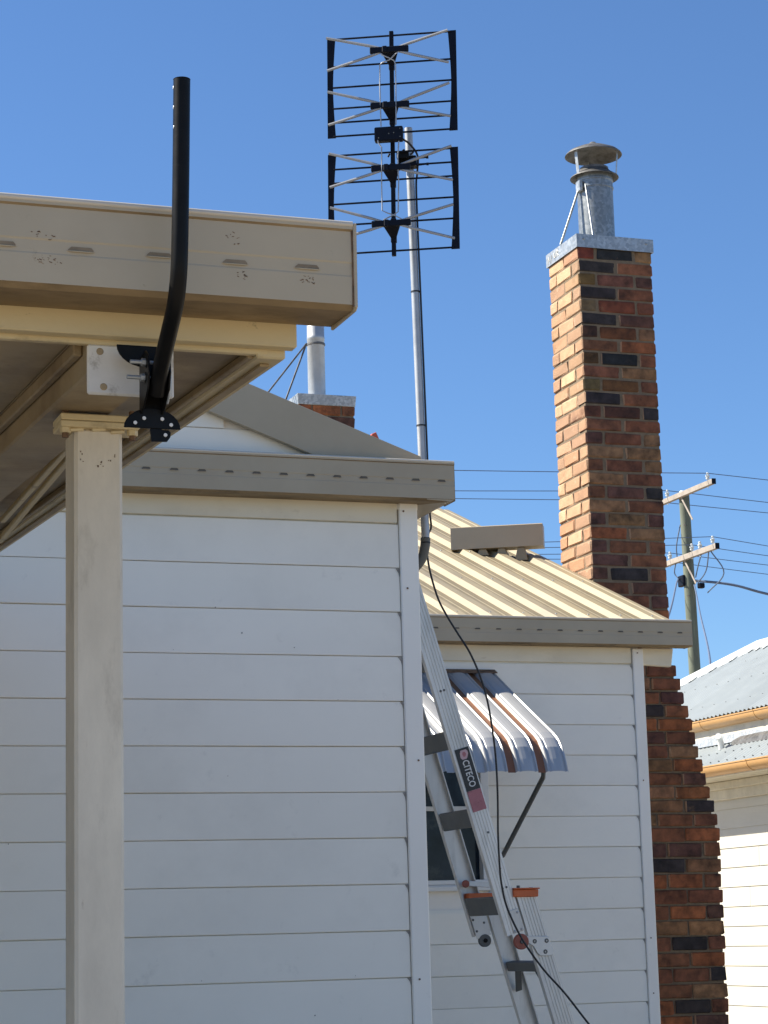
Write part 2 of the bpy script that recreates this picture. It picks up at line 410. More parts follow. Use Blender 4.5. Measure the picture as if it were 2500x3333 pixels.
obj('fascia_board', MB().hexa([(5.614, YR - .004, 3.075), (5.795, YR - .004, 3.066), (5.795, YR + .03, 3.066), (5.614, YR + .03, 3.075), (5.614, YR - .004, 3.172), (5.812, YR - .004, 3.172), (5.812, YR + .03, 3.172), (5.614, YR + .03, 3.172)]), FASC, hr, bevel=.004)
for kk in range(0, 14): gap_shade_grime(hr, 5.541, YR, 3.072 - kk * PITCH - .0035)
obj('corner_board', MB().box(5.545, 5.612, YR - .022, YR + .05, 0, 3.166), TRIM, hr, bevel=.004)
for zz in (3.14, 2.42, 1.55, 1.25): inst('nail_head', nailm, hr, (5.575, YR - .0225, zz))
RG = 11.38; rz0, rz1 = 3.168, 3.316
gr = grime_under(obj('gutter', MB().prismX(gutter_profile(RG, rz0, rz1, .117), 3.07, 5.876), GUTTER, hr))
obj('gutter_end_cap', MB().box(5.8765, 5.879, RG, RG + .115, rz0 + .001, rz1 - .002), GUTTER, gr, bevel=.001)
x = 5.80
while x > 3.9:
    inst('overflow_slot', sm, gr, (x, RG - .0005, rz0 + .075)); x -= .1235
obj('rolled_bead', MB().tube([(3.07, RG - .001, rz1), (5.876, RG - .001, rz1)], .0055, 10), BEAD, gr, smooth=True)
# ribbed steel roof: separate sheets, each with raised ribs running up the slope
T20 = math.tan(R(20.5))
def rplane(y): return 3.294 + (y - 11.425) * T20
RIB = .2
def rib_sheet(x0, x1, y0, y1, lift=0.0):
    xs = []; x = x0
    nr = max(1, round((x1 - x0) / RIB)); w = (x1 - x0) / nr
    for i in range(nr):
        a = x0 + i * w
        xs += [(a, 0), (a + .20 * w, 0), (a + .22 * w, .003), (a + .25 * w, .003), (a + .27 * w, 0), (a + .46 * w, 0), (a + .56 * w, .029), (a + .80 * w, .029), (a + .90 * w, 0)]
    xs.append((x1, 0))
    mb = MB(); n = len(xs); vs = []; ys = [y0 + (y1 - y0) * k / 3 for k in range(4)]
    for y in ys:
        for (xx, h) in xs: vs.append((xx, y - h * .34, rplane(y) + h * .94 + lift))
    fs = []
    for r in range(3):
        for i in range(n - 1): fs.append((r * n + i, r * n + i + 1, (r + 1) * n + i + 1, (r + 1) * n + i))
    b = len(vs); vs += [(v[0], v[1], v[2] - .002) for v in vs[:b]]
    fs += [tuple(reversed([q + b for q in f])) for f in fs]
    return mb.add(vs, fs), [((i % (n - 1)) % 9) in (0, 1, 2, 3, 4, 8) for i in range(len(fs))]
xe = 5.764
for i in range(4):
    a = xe - .8 * (i + 1)
    mb, dirty = rib_sheet(max(a, 2.99), xe - .8 * i + .006, 11.43, 14.95, lift=.0012 * (i % 2))
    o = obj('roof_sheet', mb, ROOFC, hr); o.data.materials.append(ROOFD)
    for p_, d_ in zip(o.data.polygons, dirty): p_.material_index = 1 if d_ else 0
obj('rake_flashing', MB().hexa([(5.745, 11.42, rplane(11.42) + .002), (5.782, 11.42, rplane(11.42) + .002), (5.782, 14.9, rplane(14.9) + .002), (5.745, 14.9, rplane(14.9) + .002),
                                (5.745, 11.42, rplane(11.42) + .028), (5.782, 11.42, rplane(11.42) + .028), (5.782, 14.9, rplane(14.9) + .028), (5.745, 14.9, rplane(14.9) + .028)]), ROOFC, hr, bevel=.004)
scr = mesh_from('roof_screw', MB().lathe([(0, .008), (.005, .008), (.006, .002), (.010, 0)], (0, 0, 0), 8)); scr.materials.append(GALV)
for yy in (11.52, 12.45, 13.3):
    x = xe - .06
    while x > 4.0:
        inst('roof_screw', scr, hr, (x - .004, yy, rplane(yy) + .026)); x -= RIB
# back slope so the roof is closed
obj('back_roof', MB().hexa([(2.99, 14.95, rplane(14.95) - .03), (5.76, 14.95, rplane(14.95) - .03), (5.76, 18.8, 3.28), (2.99, 18.8, 3.28), (2.99, 14.95, rplane(14.95)), (5.76, 14.95, rplane(14.95)), (5.76, 18.8, 3.30), (2.99, 18.8, 3.30)]), ROOFC, hr)
obj('gable_wall', MB().add([(5.60, 11.5, 3.19), (5.60, 15.2, 3.19), (5.60, 15.2, rplane(15.2) - .03), (5.60, 11.5, rplane(11.5) - .03), (5.56, 11.5, 3.19), (5.56, 15.2, 3.19), (5.56, 15.2, rplane(15.2) - .03), (5.56, 11.5, rplane(11.5) - .03)],
    [(0, 1, 2, 3), (7, 6, 5, 4), (0, 3, 7, 4), (3, 2, 6, 7), (2, 1, 5, 6), (1, 0, 4, 5)]), CORE, hr)
# window
win = obj('window', MB().box(3.60, 4.60, YR + .035, YR + .041, 1.88, 2.70), GLASS, hr)
mb = MB().box(3.585, 4.637, YR - .030, YR + .05, 1.862, 1.886); mb.box(3.585, 4.637, YR - .02, YR + .05, 2.70, 2.74)
mb.box(4.590, 4.637, YR - .022, YR + .05, 1.8865, 2.6995); mb.box(3.585, 3.62, YR - .022, YR + .05, 1.8865, 2.6995); mb.box(3.622, 4.588, YR + .02, YR + .034, 2.26, 2.285)
obj('frame', mb, WFRAME, win, bevel=.002)
obj('sill', MB().prismX([(YR - .035, 1.828), (YR - .038, 1.850), (YR - .03, 1.8605), (YR + .02, 1.8605), (YR + .02, 1.828)], 3.57, 4.66), WFRAME, win, bevel=.002)
obj('curtain', MB().prismX([(YR + .16 + .012 * math.sin(i * 1.1), 1.85 + i * .05) for i in range(18)] + [(YR + .165 + .012 * math.sin(i * 1.1), 1.85 + i * .05) for i in range(17, -1, -1)], 3.62, 4.6), GLASS, win)

# awning over the window
aw = thing('window_awning', 'white metal window awning with brown stripes and scalloped drop edge', 'awning', (4.1, YR, 2.4))
prof = [(11.475, 3.008), (11.16, 2.842), (10.80, 2.660), (10.665, 2.592), (10.615, 2.560), (10.575, 2.515), (10.545, 2.455), (10.520, 2.392)]
def aw_norm(i):
    a = prof[max(i - 1, 0)]; b = prof[min(i + 1, len(prof) - 1)]
    t = Vector((b[0] - a[0], b[1] - a[1])).normalized(); return Vector((t.y, -t.x)) if t.y * 1 < 0 and -t.x > 0 else Vector((-t.y, t.x)) 
def aw_strip(x0, x1, xs):   # xs: list of (x,height)
    mb = MB(); n = len(xs); vs = []; fs = []
    for sgn in (0, 1):
        for i, (y, z) in enumerate(prof):
            a = prof[max(i - 1, 0)]; b = prof[min(i + 1, len(prof) - 1)]
            t = Vector((b[0] - a[0], b[1] - a[1])).normalized(); nn = Vector((t.y, -t.x))
            if nn.y < 0 and i < 5: nn = -nn
            if nn.x > 0 and i >= 5: nn = -nn
            for (x, h) in xs:
                q = h - .0015 * sgn; vs.append((x, y + nn.x * q, z + nn.y * q))
    m = len(prof)
    for sgn in (0, 1):
        o = sgn * m * n
        for i in range(m - 1):
            for k in range(n - 1):
                f = (o + i * n + k, o + i * n + k + 1, o + (i + 1) * n + k + 1, o + (i + 1) * n + k)
                fs.append(f if sgn == 0 else tuple(reversed(f)))
    return mb.add(vs, fs)
UN = .1655   # one panel: white pan, rib, brown or white valley, rib
x1 = 4.69; kk = 0
while x1 > 3.45:
    x0 = x1 - UN
    # ribs at both sides, the wide pan between
    pts = [(x0 + .040, .002), (x0 + .047, .017), (x0 + .053, .019), (x0 + .059, .012), (x0 + .063, .012), (x0 + .070, .018), (x0 + .085, .021), (x0 + .105, .022), (x0 + .125, .021), (x0 + .137, .018), (x0 + .143, .012), (x0 + .147, .012), (x0 + .153, .019), (x0 + .159, .017), (x0 + .1655, .002)]
    obj('awning_panel', aw_strip(x0, x1, pts), AWN, aw, smooth=False)
    if kk < 9:
        obj('awning_valley', aw_strip(x0, x0, [(x0 - .001, .0035), (x0 + .002, .001), (x0 + .038, .001), (x0 + .0415, .0035)]), AWNB if kk in (0, 1, 5, 6) else AWN, aw)
    x1 = x0; kk += 1
obj('top_flashing', MB().prismX([(YR - .016, 2.985), (YR - .016, 3.03), (YR - .03, 3.032), (YR - .07, 3.012), (YR - .072, 3.006), (YR - .034, 3.02)], 3.48, 4.694), RUST, aw)
obj('support_arm', MB().tube([(4.70, 10.86, 2.43), (4.705, 10.88, 2.395), (4.705, 11.477, 2.012)], .013, 8), RUNG, aw, smooth=True)
obj('support_arm', MB().tube([(3.52, 10.86, 2.43), (3.525, 10.88, 2.395), (3.525, 11.477, 2.012)], .013, 8), RUNG, aw, smooth=True)
obj('front_bar', MB().tube([(3.50, 10.90, 2.45), (4.70, 10.90, 2.45)], .010, 8), RUNG, aw, smooth=True)
for xx in (3.52, 4.70):
    obj('side_strut', MB().tube([(xx, 10.90, 2.45), (xx, 10.86, 2.675)], .008, 6), RUNG, aw)

# tan box gutter standing on the ribbed roof
bx = thing('box_gutter', 'short tan metal box gutter raised on top of the cream ribbed roof', 'gutter', (5.35, 13.05, 3.95))
ua = Vector((.887, -.461, 0)); va = Vector((.461, .887, 0)); A0 = Vector((5.212, 13.40, 0))
ln = .594
def bpt(u, v, z): return A0 + ua * u + va * v + Vector((0, 0, z))
mb = MB()
mb.sweep([(0, 4.051), (0, 4.193), (.006, 4.198), (.012, 4.193), (.008, 4.061), (.125, 4.061), (.125, 4.193), (.135, 4.193), (.135, 4.0505)], lambda p, q, t: bpt(t, p, q), [0, ln])
tr = obj('trough', mb, GUTTER, bx)
obj('end_cap', MB().sweep([(0, 4.049), (0, 4.194), (.136, 4.194), (.136, 4.049)], lambda p, q, t: bpt(t, p, q), [ln, ln + .003]), GUTTER, bx)
obj('end_cap', MB().sweep([(0, 4.049), (0, 4.194), (.136, 4.194), (.136, 4.049)], lambda p, q, t: bpt(t, p, q), [-.003, 0]), GUTTER, bx)
for u in (.075, .20, .325, .45):
    mb = MB(); q0 = bpt(u, .018, 0); q1 = bpt(u, .12, 0)
    vs = []
    for (q, wb, wt) in ((q0, .042, .022), (q1, .042, .022)):
        vs.append([q - ua * wb + Vector((0, 0, rplane(q.y) + .001)), q + ua * wb + Vector((0, 0, rplane(q.y) + .001)), q + ua * wt + Vector((0, 0, 4.0485)), q - ua * wt + Vector((0, 0, 4.0485))])
    mb.hexa([vs[0][0], vs[0][1], vs[1][1], vs[1][0], vs[0][3], vs[0][2], vs[1][2], vs[1][3]])
    obj('support_block', mb, ROOFC, bx, bevel=.003)

# ============================================================ CHIMNEYS
def brick_colour(kind=None):
    r = random.random()
    if kind is None: kind = 'dark' if r < .11 else 'orange' if r < .21 else 'tan' if r < .42 else 'brown' if r < .75 else 'plum'
    c = {'dark': (.036, .029, .029), 'orange': (.30, .098, .036), 'tan': (.255, .130, .062), 'brown': (.200, .075, .037), 'plum': (.120, .052, .038), 'pale': (.56, .37, .225), 'pink': (.50, .285, .165)}[kind]
    j = random.uniform(.85, 1.15)
    return tuple(v * j * random.uniform(.95, 1.05) for v in c)
BCACHE = {}
def brick_mesh(sx, sy, sz):
    key = (round(sx, 3), round(sy, 3), round(sz, 3), random.randrange(3))
    if key not in BCACHE:
        me = mesh_from('brick', MB().box(-sx / 2, sx / 2, -sy / 2, sy / 2, -sz / 2, sz / 2), bevel=.0068, jitter=.0034)
        me.materials.append(BRICK); BCACHE[key] = me
    return BCACHE[key]
def brick_mesh_sun(sx, sy, sz):
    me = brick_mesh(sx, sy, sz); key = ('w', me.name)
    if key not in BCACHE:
        m2 = me.copy(); m2.materials.append(BRICKSUN)
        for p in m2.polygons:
            if p.normal.x < -.6: p.material_index = 1  # left-facing sides get the painted sunlit tone
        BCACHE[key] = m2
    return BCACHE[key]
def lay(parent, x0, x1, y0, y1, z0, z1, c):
    return inst('brick', brick_mesh_sun(x1 - x0, y1 - y0, z1 - z0) if parent is ch else brick_mesh(x1 - x0, y1 - y0, z1 - z0), parent,
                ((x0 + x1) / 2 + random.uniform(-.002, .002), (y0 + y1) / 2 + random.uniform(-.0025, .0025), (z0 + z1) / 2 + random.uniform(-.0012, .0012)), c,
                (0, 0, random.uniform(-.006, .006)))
CX0, CX1, CY0, CY1 = 5.790, 6.305, 12.50, 12.965
ch = thing('brick_chimney', 'tall multicoloured brick chimney stack with stepped base on the house end', 'chimney', (6.1, 12.7, 0))
ZS = 3.222
obj('mortar_core', MB().box(CX0 + .007, CX1 - .007, CY0 + .007, CY1 - .007, 0, 5.875), MORTAR, ch)
PB = .0861; JB = .012
nc = int((5.873 - ZS) / PB)
zt0 = 5.873
for i in range(31):
    z1 = zt0 - i * PB; z0 = z1 - PB + JB
    pale = lambda: brick_colour(random.choice(['pale', 'pink', 'pale', 'tan', 'plum', 'pink']) if i < 12 else random.choice(['pink', 'orange', 'tan', 'pale', 'pink', 'plum']))
    if i % 2 == 0:
        for (a, b, c_, d_) in ((0, .112, 0, .228), (.130, .382, 0, .108), (.400, .515, 0, .228)):
            cc = brick_colour()
            if i < 14 and a < .3: cc = tuple(v * random.uniform(.45, .8) for v in cc)      # sooty bricks near the flue
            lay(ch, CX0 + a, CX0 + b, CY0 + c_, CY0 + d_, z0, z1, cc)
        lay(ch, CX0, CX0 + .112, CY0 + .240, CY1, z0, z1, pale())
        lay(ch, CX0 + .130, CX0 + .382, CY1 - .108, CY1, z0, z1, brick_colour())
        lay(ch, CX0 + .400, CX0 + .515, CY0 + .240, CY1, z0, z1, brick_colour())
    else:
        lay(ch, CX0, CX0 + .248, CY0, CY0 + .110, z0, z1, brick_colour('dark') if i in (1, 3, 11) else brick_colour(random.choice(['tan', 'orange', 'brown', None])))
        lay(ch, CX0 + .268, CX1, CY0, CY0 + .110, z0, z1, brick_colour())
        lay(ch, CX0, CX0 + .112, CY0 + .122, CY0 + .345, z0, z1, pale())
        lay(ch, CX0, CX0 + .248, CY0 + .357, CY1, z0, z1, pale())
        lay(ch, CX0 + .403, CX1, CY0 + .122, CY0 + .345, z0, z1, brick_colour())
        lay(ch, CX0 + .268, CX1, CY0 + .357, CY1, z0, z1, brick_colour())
# stepped shoulder and wide base
XB0 = 5.90
z1 = zt0 - 31 * PB; row = 0
core = MB(); side = MB()
while z1 > .02:
    step = z1 > 2.27
    p = .0835 if step else .0938; j = .012 if step else .0125
    z0 = max(0, z1 - p + j)
    xr = 6.330 + (3.215 - z1) * .2485 if step else 6.566
    xr += random.uniform(-.004, .004)
    cuts = []; x = xr
    seq = [.232, .232, .232] if row % 2 == 0 else [.112, .232, .232, .232]
    if step: seq = [random.choice([.16, .232, .20])] + [.232, .232]
    for w in seq:
        if x - w < XB0 + .03:
            if x - XB0 > .04: cuts.append((XB0, x))
            break
        cuts.append((x - w, x)); x -= w + .012
    for a, b in cuts:
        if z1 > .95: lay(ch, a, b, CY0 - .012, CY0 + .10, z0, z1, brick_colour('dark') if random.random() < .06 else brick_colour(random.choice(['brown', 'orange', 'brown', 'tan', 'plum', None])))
        else: side.box(a, b, CY0 - .012, CY0 + .10, z0, z1)
    for (ya, yb) in ((.112, .335), (.347, CY1 - CY0)): side.box(xr - .110, xr, CY0 + ya, CY0 + yb, z0, z1)
    core.box(XB0, xr - .016, CY0 + .002, CY1 - .01, z1 - p - .001 if z1 - p > 0 else 0, z1 + .0005)
    z1 -= p; row += 1
obj('shoulder_core', core, MORTAR, ch)
so = obj('hidden_brick', side, BRICK, ch, kind='stuff'); so.color = (.27, .12, .065, 1)
# flashing cap
cap = MB()
x0, x1, y0, y1 = CX0 - .012, CX1 + .012, CY0 - .012, CY1 + .012
cap.box(x0, x1, y0, y0 + .004, 5.868, 5.955); cap.box(x0, x1, y1 - .004, y1, 5.868, 5.955)
cap.box(x0, x0 + .004, y0 + .0042, y1 - .0042, 5.868, 5.955); cap.box(x1 - .004, x1, y0 + .0042, y1 - .0042, 5.868, 5.955)
cap.box(x0 + .0045, x1 - .0045, y0 + .0045, y1 - .0045, 5.940, 5.950)
cp = obj('metal_cap', cap, GALV, ch)
chalk = MB()
for (ya, za, yb, zb) in ((12.945, 5.885, 12.940, 5.925), (12.93, 5.93, 12.925, 5.90), (12.90, 5.88, 12.885, 5.93), (12.845, 5.935, 12.842, 5.90), (12.842, 5.90, 12.82, 5.90), (12.82, 5.90, 12.818, 5.94), (12.80, 5.895, 12.797, 5.94), (12.797, 5.94, 12.78, 5.925), (12.78, 5.925, 12.797, 5.915), (12.795, 5.915, 12.775, 5.895)):
    chalk.tube([(x0 - .0006, ya, za), (x0 - .0006, yb, zb)], .0035, 5)
obj('chalk_marks', chalk, PLATE, cp)
for xx in (x0 + .05, x1 - .05): inst('rivet', scr, ch, (xx, y0 - .001, 5.925), rot=(R(90), 0, 0))
# flue and cowl
fl = thing('chimney_flue', 'galvanised flue pipe with round cowl on the tall chimney', 'flue', (6.03, 12.72, 5.95))
FC = Vector((6.032, 12.72, 0))
obj('pipe', MB().lathe([(.116, 5.951), (.116, 6.335), (.121, 6.338), (.121, 6.352), (.117, 6.356), (.117, 6.385), (.121, 6.388), (.121, 6.398), (.117, 6.402), (.117, 6.44), (.110, 6.44), (.110, 5.951)], FC, 36), FLUEG, fl, smooth=True)
obj('lower_skirt', MB().lathe([(.09, 6.478), (.115, 6.452), (.157, 6.424), (.159, 6.419), (.156, 6.417), (.114, 6.440), (.085, 6.470)], FC, 36), FLUEDARK, fl, smooth=True)
obj('inner_tube', MB().lathe([(.094, 6.45), (.094, 6.488), (.086, 6.488), (.086, 6.45)], FC, 30), FLUEDARK, fl, smooth=True)
obj('cowl_cap', MB().lathe([(.0, 6.672), (.018, 6.668), (.028, 6.656), (.10, 6.628), (.165, 6.598), (.184, 6.580), (.187, 6.574), (.183, 6.572), (.16, 6.590), (.10, 6.618), (0, 6.640)], FC, 40), FLUEDARK, fl, smooth=True)
for an in (200, 320, 80):
    c_, s_ = math.cos(R(an)), math.sin(R(an)); t = Vector((-s_, c_, 0)) * .012; r1 = Vector((c_, s_, 0))
    mb = MB(); a = FC + r1 * .145 + Vector((0, 0, 6.425)); b = FC + r1 * .160 + Vector((0, 0, 6.592))
    mb.hexa([a - t, a + t, a + t + r1 * .003, a - t + r1 * .003, b - t, b + t, b + t + r1 * .003, b - t + r1 * .003])
    obj('cowl_strap', mb, GALV, fl)
for (ex, ey, ez) in ((CX0 - .010, 12.74, 5.955), (5.905, 12.507, 5.953)):
    a = Vector((5.913, 12.70, 6.345)) if ey > 12.6 else Vector((5.93, 12.64, 6.345)); b = Vector((ex, ey, ez)); d = (b - a).normalized(); sd = d.cross(Vector((.5, -.8, 0))).normalized() * .009
    up = sd.cross(d).normalized() * .0015
    obj('stay_strap', MB().obox((a + b) / 2, (b - a) / 2, sd, up), GALV, fl)
obj('fixing_bracket', MB().box(5.895, 5.918, 12.66, 12.72, 6.31, 6.38), GALV, fl, bevel=.002)

# rear chimney
c2 = thing('brick_chimney', 'small red brick chimney top behind the gable, with thin grey pipe', 'chimney', (5.07, 15.7, 4.4))
X0, X1, Y0, Y1 = 4.85, 5.288, 15.5, 15.93
obj('mortar_core', MB().box(X0 + .007, X1 - .007, Y0 + .007, Y1 - .007, 4.2, 5.50), MORTAR, c2)
for i in range(9):
    z1 = 5.50 - i * PB; z0 = z1 - PB + JB
    rc = lambda: brick_colour(random.choice(['brown', 'brown', 'orange', 'plum']))
    if i % 2 == 0:
        sp = ((0, .10, 0, .20), (.112, .326, 0, .105), (.338, .438, 0, .20), (0, .10, .212, .43), (.338, .438, .212, .43), (.112, .326, .325, .43))
    else:
        sp = ((0, .213, 0, .105), (.225, .438, 0, .105), (0, .10, .117, .313), (.338, .438, .117, .313), (0, .213, .325, .43), (.225, .438, .325, .43))
    for (a, b, c_, d_) in sp: lay(c2, X0 + a, X0 + b, Y0 + c_, Y0 + d_, z0, z1, rc())
obj('metal_cap', MB().hexa([(X0 - .004, Y0 - .004, 5.497), (X1 + .004, Y0 - .004, 5.497), (X1 + .004, Y1 + .004, 5.497), (X0 - .004, Y1 + .004, 5.497), (X0 - .012, Y0 - .012, 5.578), (X1 + .012, Y0 - .012, 5.578), (X1 + .012, Y1 + .012, 5.578), (X0 - .012, Y1 + .012, 5.578)]), GALV, c2, bevel=.003)
f2 = thing('chimney_flue', 'thin grey flue pipe with two stay wires on the small rear chimney', 'flue', (5.062, 15.7, 5.58))
obj('pipe', MB().lathe([(.066, 5.579), (.066, 6.05), (.0675, 6.052), (.0675, 6.075), (.066, 6.077), (.064, 6.45), (.0, 6.45)], (5.058, 15.7, 0), 24), MASTM, f2, smooth=True)
obj('pipe_clamp', MB().lathe([(.0672, 6.005), (.071, 6.008), (.071, 6.022), (.0672, 6.025)], (5.058, 15.7, 0), 24), FLUEDARK, f2, smooth=True)
for e in ((4.635, 15.60, 5.586), (4.776, 15.6, 5.536)):
    a = Vector((4.965, 15.64, 6.005)); b = a + (Vector(e) - a) * 2.3
    obj('stay_wire', MB().tube([a, b], .007, 6), FLUEDARK, f2)

# ============================================================ NEIGHBOUR HOUSE (wall facing us from the right)
nb = thing('neighbour_house', 'cream weatherboard house with pale corrugated hip roofs at the right edge', 'house', (10.5, 17, 0))
XN = 9.5
obj('wall', MB().box(XN + .022, 12.6, 9.0, 21.2, 0, 3.35), NWALL, nb)
z = 2.28 + PITCH * 3
i = 0
while z > -.1:
    zz = max(z, 0); off = .014
    cut = {4: 17.35, 6: 17.55}.get(i)
    for (ya, yb) in ([(9.0, cut - .003), (cut + .003, 21.2)] if cut else [(9.0, 21.2)]):
        obj('weatherboard', MB().sweep([(XN - .014, zz), (XN - .006, zz + PITCH - .004), (XN - .003, zz + PITCH + .008), (XN + .02, zz + PITCH + .008), (XN + .02, zz + .004), (XN - .006, zz + .004)], lambda p, q, t: (p, t, q), [ya, yb]), NWALL, nb)
    z -= PITCH; i += 1
EXL = 9.05
obj('eave_soffit', MB().hexa([(EXL + .03, 9, 2.86), (XN + .0, 9, 2.86), (XN, 21.5, 2.86), (EXL + .03, 21.5, 2.86), (EXL + .03, 9, 2.88), (XN, 9, 2.88), (XN, 21.5, 2.88), (EXL + .03, 21.5, 2.88)]), NTRIM, nb)
obj('eave_batten', MB().box(XN - .05, XN - .016, 9, 21.2, 2.70, 2.858), NTRIM, nb, bevel=.006)
obj('eave_batten', MB().box(XN - .10, XN - .052, 9, 21.2, 2.79, 2.858), NTRIM, nb, bevel=.006)
def quad_gutter(xf, z0, y0, y1, r=.075):   # ogee-like rounded gutter along Y, open to the house
    n = 8; o = []
    for k in range(n + 1):
        a = R(180 + 90 * k / n); o.append((xf + r + r * math.cos(a) * 1.0, z0 + r + r * math.sin(a)))
    o = [(xf - .006, z0 + r + .012), (xf - .006, z0 + r + .002)] + o + [(xf + r + .05, z0), (xf + r + .05, z0 + .006), (xf + r, z0 + .006)]
    o += [(xf + .006, z0 + r), (xf + .004, z0 + r + .012)]
    return MB().sweep(o, lambda p, q, t: (p, t, q), [y0, y1])
gy = [9.0, 11.2, 13.2, 15.45, 16.6, 17.9, 21.6]
for a, b in zip(gy, gy[1:]):
    obj('gutter', quad_gutter(EXL - .05, 2.868 + .0015 * (a > 13), a + .004, b), NGUT, nb, smooth=True)
gy = [9.0, 11.4, 13.6, 15.9, 17.05, 18.05, 21.6]
for a, b in zip(gy, gy[1:]):
    obj('gutter', quad_gutter(9.34, 3.335, a + .004, b, .07), NGUT, nb, smooth=True)
for yj in (17.05, 18.05, 16.6): 
    lo = yj in (16.6,)
    obj('gutter_joiner', quad_gutter((EXL - .053) if lo else 9.337, 2.865 if lo else 3.331, yj - .02, yj + .02, .078 if lo else .073), NGUT, nb, smooth=True)
def corr(x0, z0, fx1, fz1, y0, y1, pitch=.076, amp=.009):   # corrugations along Y, running from eave x0 up to x1(y)
    mb = MB(); ny = int((y1 - y0) / (pitch / 6)); vs = []; fs = []
    tl = math.hypot(1, T30)
    for k in range(ny + 1):
        y = y0 + (y1 - y0) * k / ny; h = amp * math.sin(2 * math.pi * y / pitch)
        for (x, z) in ((x0, z0), (fx1(y), fz1(y))): vs.append((x - h * .45, y, z + h * .9))
        for (x, z) in ((x0, z0), (fx1(y), fz1(y))): vs.append((x - h * .45 + .001, y, z + h * .9 - .003))
    for k in range(ny):
        a = k * 4; b = a + 4
        fs += [(a, a + 1, b + 1, b), (a + 2, b + 2, b + 3, a + 3), (a, b, b + 2, a + 2)]
    return mb.add(vs, fs)
T30 = math.tan(R(30))
EX, EZ, EY = 9.385, 3.440, 21.42; RX = 10.98; RZ = EZ + (RX - EX) * T30
fx = lambda y: min(RX, EX + max(0.0, EY - y)); fz = lambda y: EZ + (fx(y) - EX) * T30
ys = [10.0, 12.3, 14.6, 16.9, 19.2, 21.40]
for a, b in zip(ys, ys[1:]):
    obj('roof_sheet', corr(EX, EZ, fx, fz, a, b), ROOFZ, nb, smooth=True)
obj('far_roof', MB().add([(EX, EY, EZ - .02), (RX, EY - (RX - EX), RZ - .02), (2 * RX - EX, EY, EZ - .02)], [(0, 1, 2)]), ROOFZ, nb)
obj('far_roof', MB().add([(RX, 10, RZ - .02), (RX, EY - (RX - EX), RZ - .02), (2 * RX - EX, EY, EZ - .02), (2 * RX - EX, 10, EZ - .02)], [(0, 1, 2, 3)]), ROOFZ, nb)
# hip and ridge capping: roll plus scalloped flange
def capping(a, b, side, dr=.045):
    a = Vector(a); b = Vector(b); d = (b - a).normalized(); s = Vector(side) - d * Vector(side).dot(d); s.normalize(); u = s.cross(d); u = u if u.z > 0 else -u
    o = [(-.13, -dr), (-.03, .012), (-.018, .040), (0, .048), (.018, .040), (.03, .012), (.13, -dr), (.13, -dr - .004), (0, .025), (-.13, -dr - .004)]
    return MB().sweep(o, lambda p, q, t: a + d * t + s * p + u * q, [0, (b - a).length]), d, s, u
hipA = Vector((EX + .05, EY - .05, EZ + .035)); hipB = Vector((RX, EY - (RX - EX), RZ + .005))
mb, d, s, u = capping(hipA, hipB, (-1, -1, 0))
obj('ridge_capping', mb, RIDGEZ, nb)
mb2, _, _, _ = capping((RX, 10, RZ + .005), hipB, (-1, 0, 0), .062)
obj('ridge_capping', mb2, RIDGEZ, nb)
LH = (hipB - hipA).length; t = .05
tabm = mesh_from('capping_tab', MB().sweep([(-.040, 0), (-.028, .045), (0, .055), (.028, .045), (.040, 0)], lambda p, q, t: (p, -q, t), [-.003, .003])); tabm.materials.append(RIDGEZ)
# tabs dressed down into the corrugations below the capping
slope = Vector((1, 0, T30)).normalized(); nrm = Vector((-T30, 0, 1)).normalized()
y = EY - .3
while y > 10.5:
    xx = fx(y) ; hipreg = xx < RX - .01
    base = Vector((xx - (.16 if hipreg else .125), y, EZ + (xx - (.16 if hipreg else .125) - EX) * T30)) + nrm * .012
    tb = MB(); yv = Vector((0, 1, 0))
    if hipreg: yv = Vector((1, -1, T30)).normalized()
    w = .045 if hipreg else .03; dn = -slope * (.045 if not hipreg else .050)
    up_ = slope * .06
    tb.hexa([base - yv * w, base + yv * w, base + yv * w * .7 + dn, base - yv * w * .7 + dn, base - yv * w + nrm * .012, base + yv * w + nrm * .012, base + yv * w * .7 + dn + nrm * .004, base - yv * w * .7 + dn + nrm * .004])
    obj('capping_tab', tb, RIDGEZ, nb, bevel=.002)
    y -= .152
scl = MB()
for ax in (.25, .75, 1.2):
    y = 20.6 - ax
    while y > 14:
        if fx(y) > EX + ax + .1: scl.lathe([(0, .013), (.005, .012), (.007, .008)], (EX + ax, y, EZ + ax * T30), 6)
        y -= .228
obj('roof_screws', scl, FLUEDARK, nb, kind='stuff')
# strip of wall between the two roofs, lower roof
obj('upper_fascia', MB().box(9.432, 9.46, 9, 21.3, 3.20, 3.405), NTRIM, nb, bevel=.003)
obj('flashing', MB().hexa([(9.395, 9, 3.185), (9.43, 9, 3.185), (9.43, 21.3, 3.185), (9.395, 21.3, 3.185), (9.425, 9, 3.26), (9.431, 9, 3.26), (9.431, 21.3, 3.26), (9.425, 21.3, 3.26)]), GALV, nb)
LT = (3.187 - 2.956) / (9.43 - EXL)
lx = lambda y: 9.43; lz = lambda y: 3.187
for a, b in zip(ys, ys[1:]):
    obj('roof_sheet', corr(EXL, 2.956, lx, lz, a, b), ROOFZ, nb, smooth=True)
obj('vent_pipe', MB().tube([(9.33, 17.62, 3.13), (9.31, 17.60, 3.21), (9.26, 17.54, 3.235)], .028, 10), WFRAME, nb, smooth=True)
obj('lead_flashing', MB().hexa([(9.33, 15.8, 3.14), (9.42, 15.8, 3.19), (9.42, 17.4, 3.19), (9.36, 17.5, 3.15), (9.345, 15.8, 3.19), (9.425, 15.8, 3.235), (9.425, 17.4, 3.235), (9.37, 17.5, 3.19)]), FLUEDARK, nb)
scl = MB()
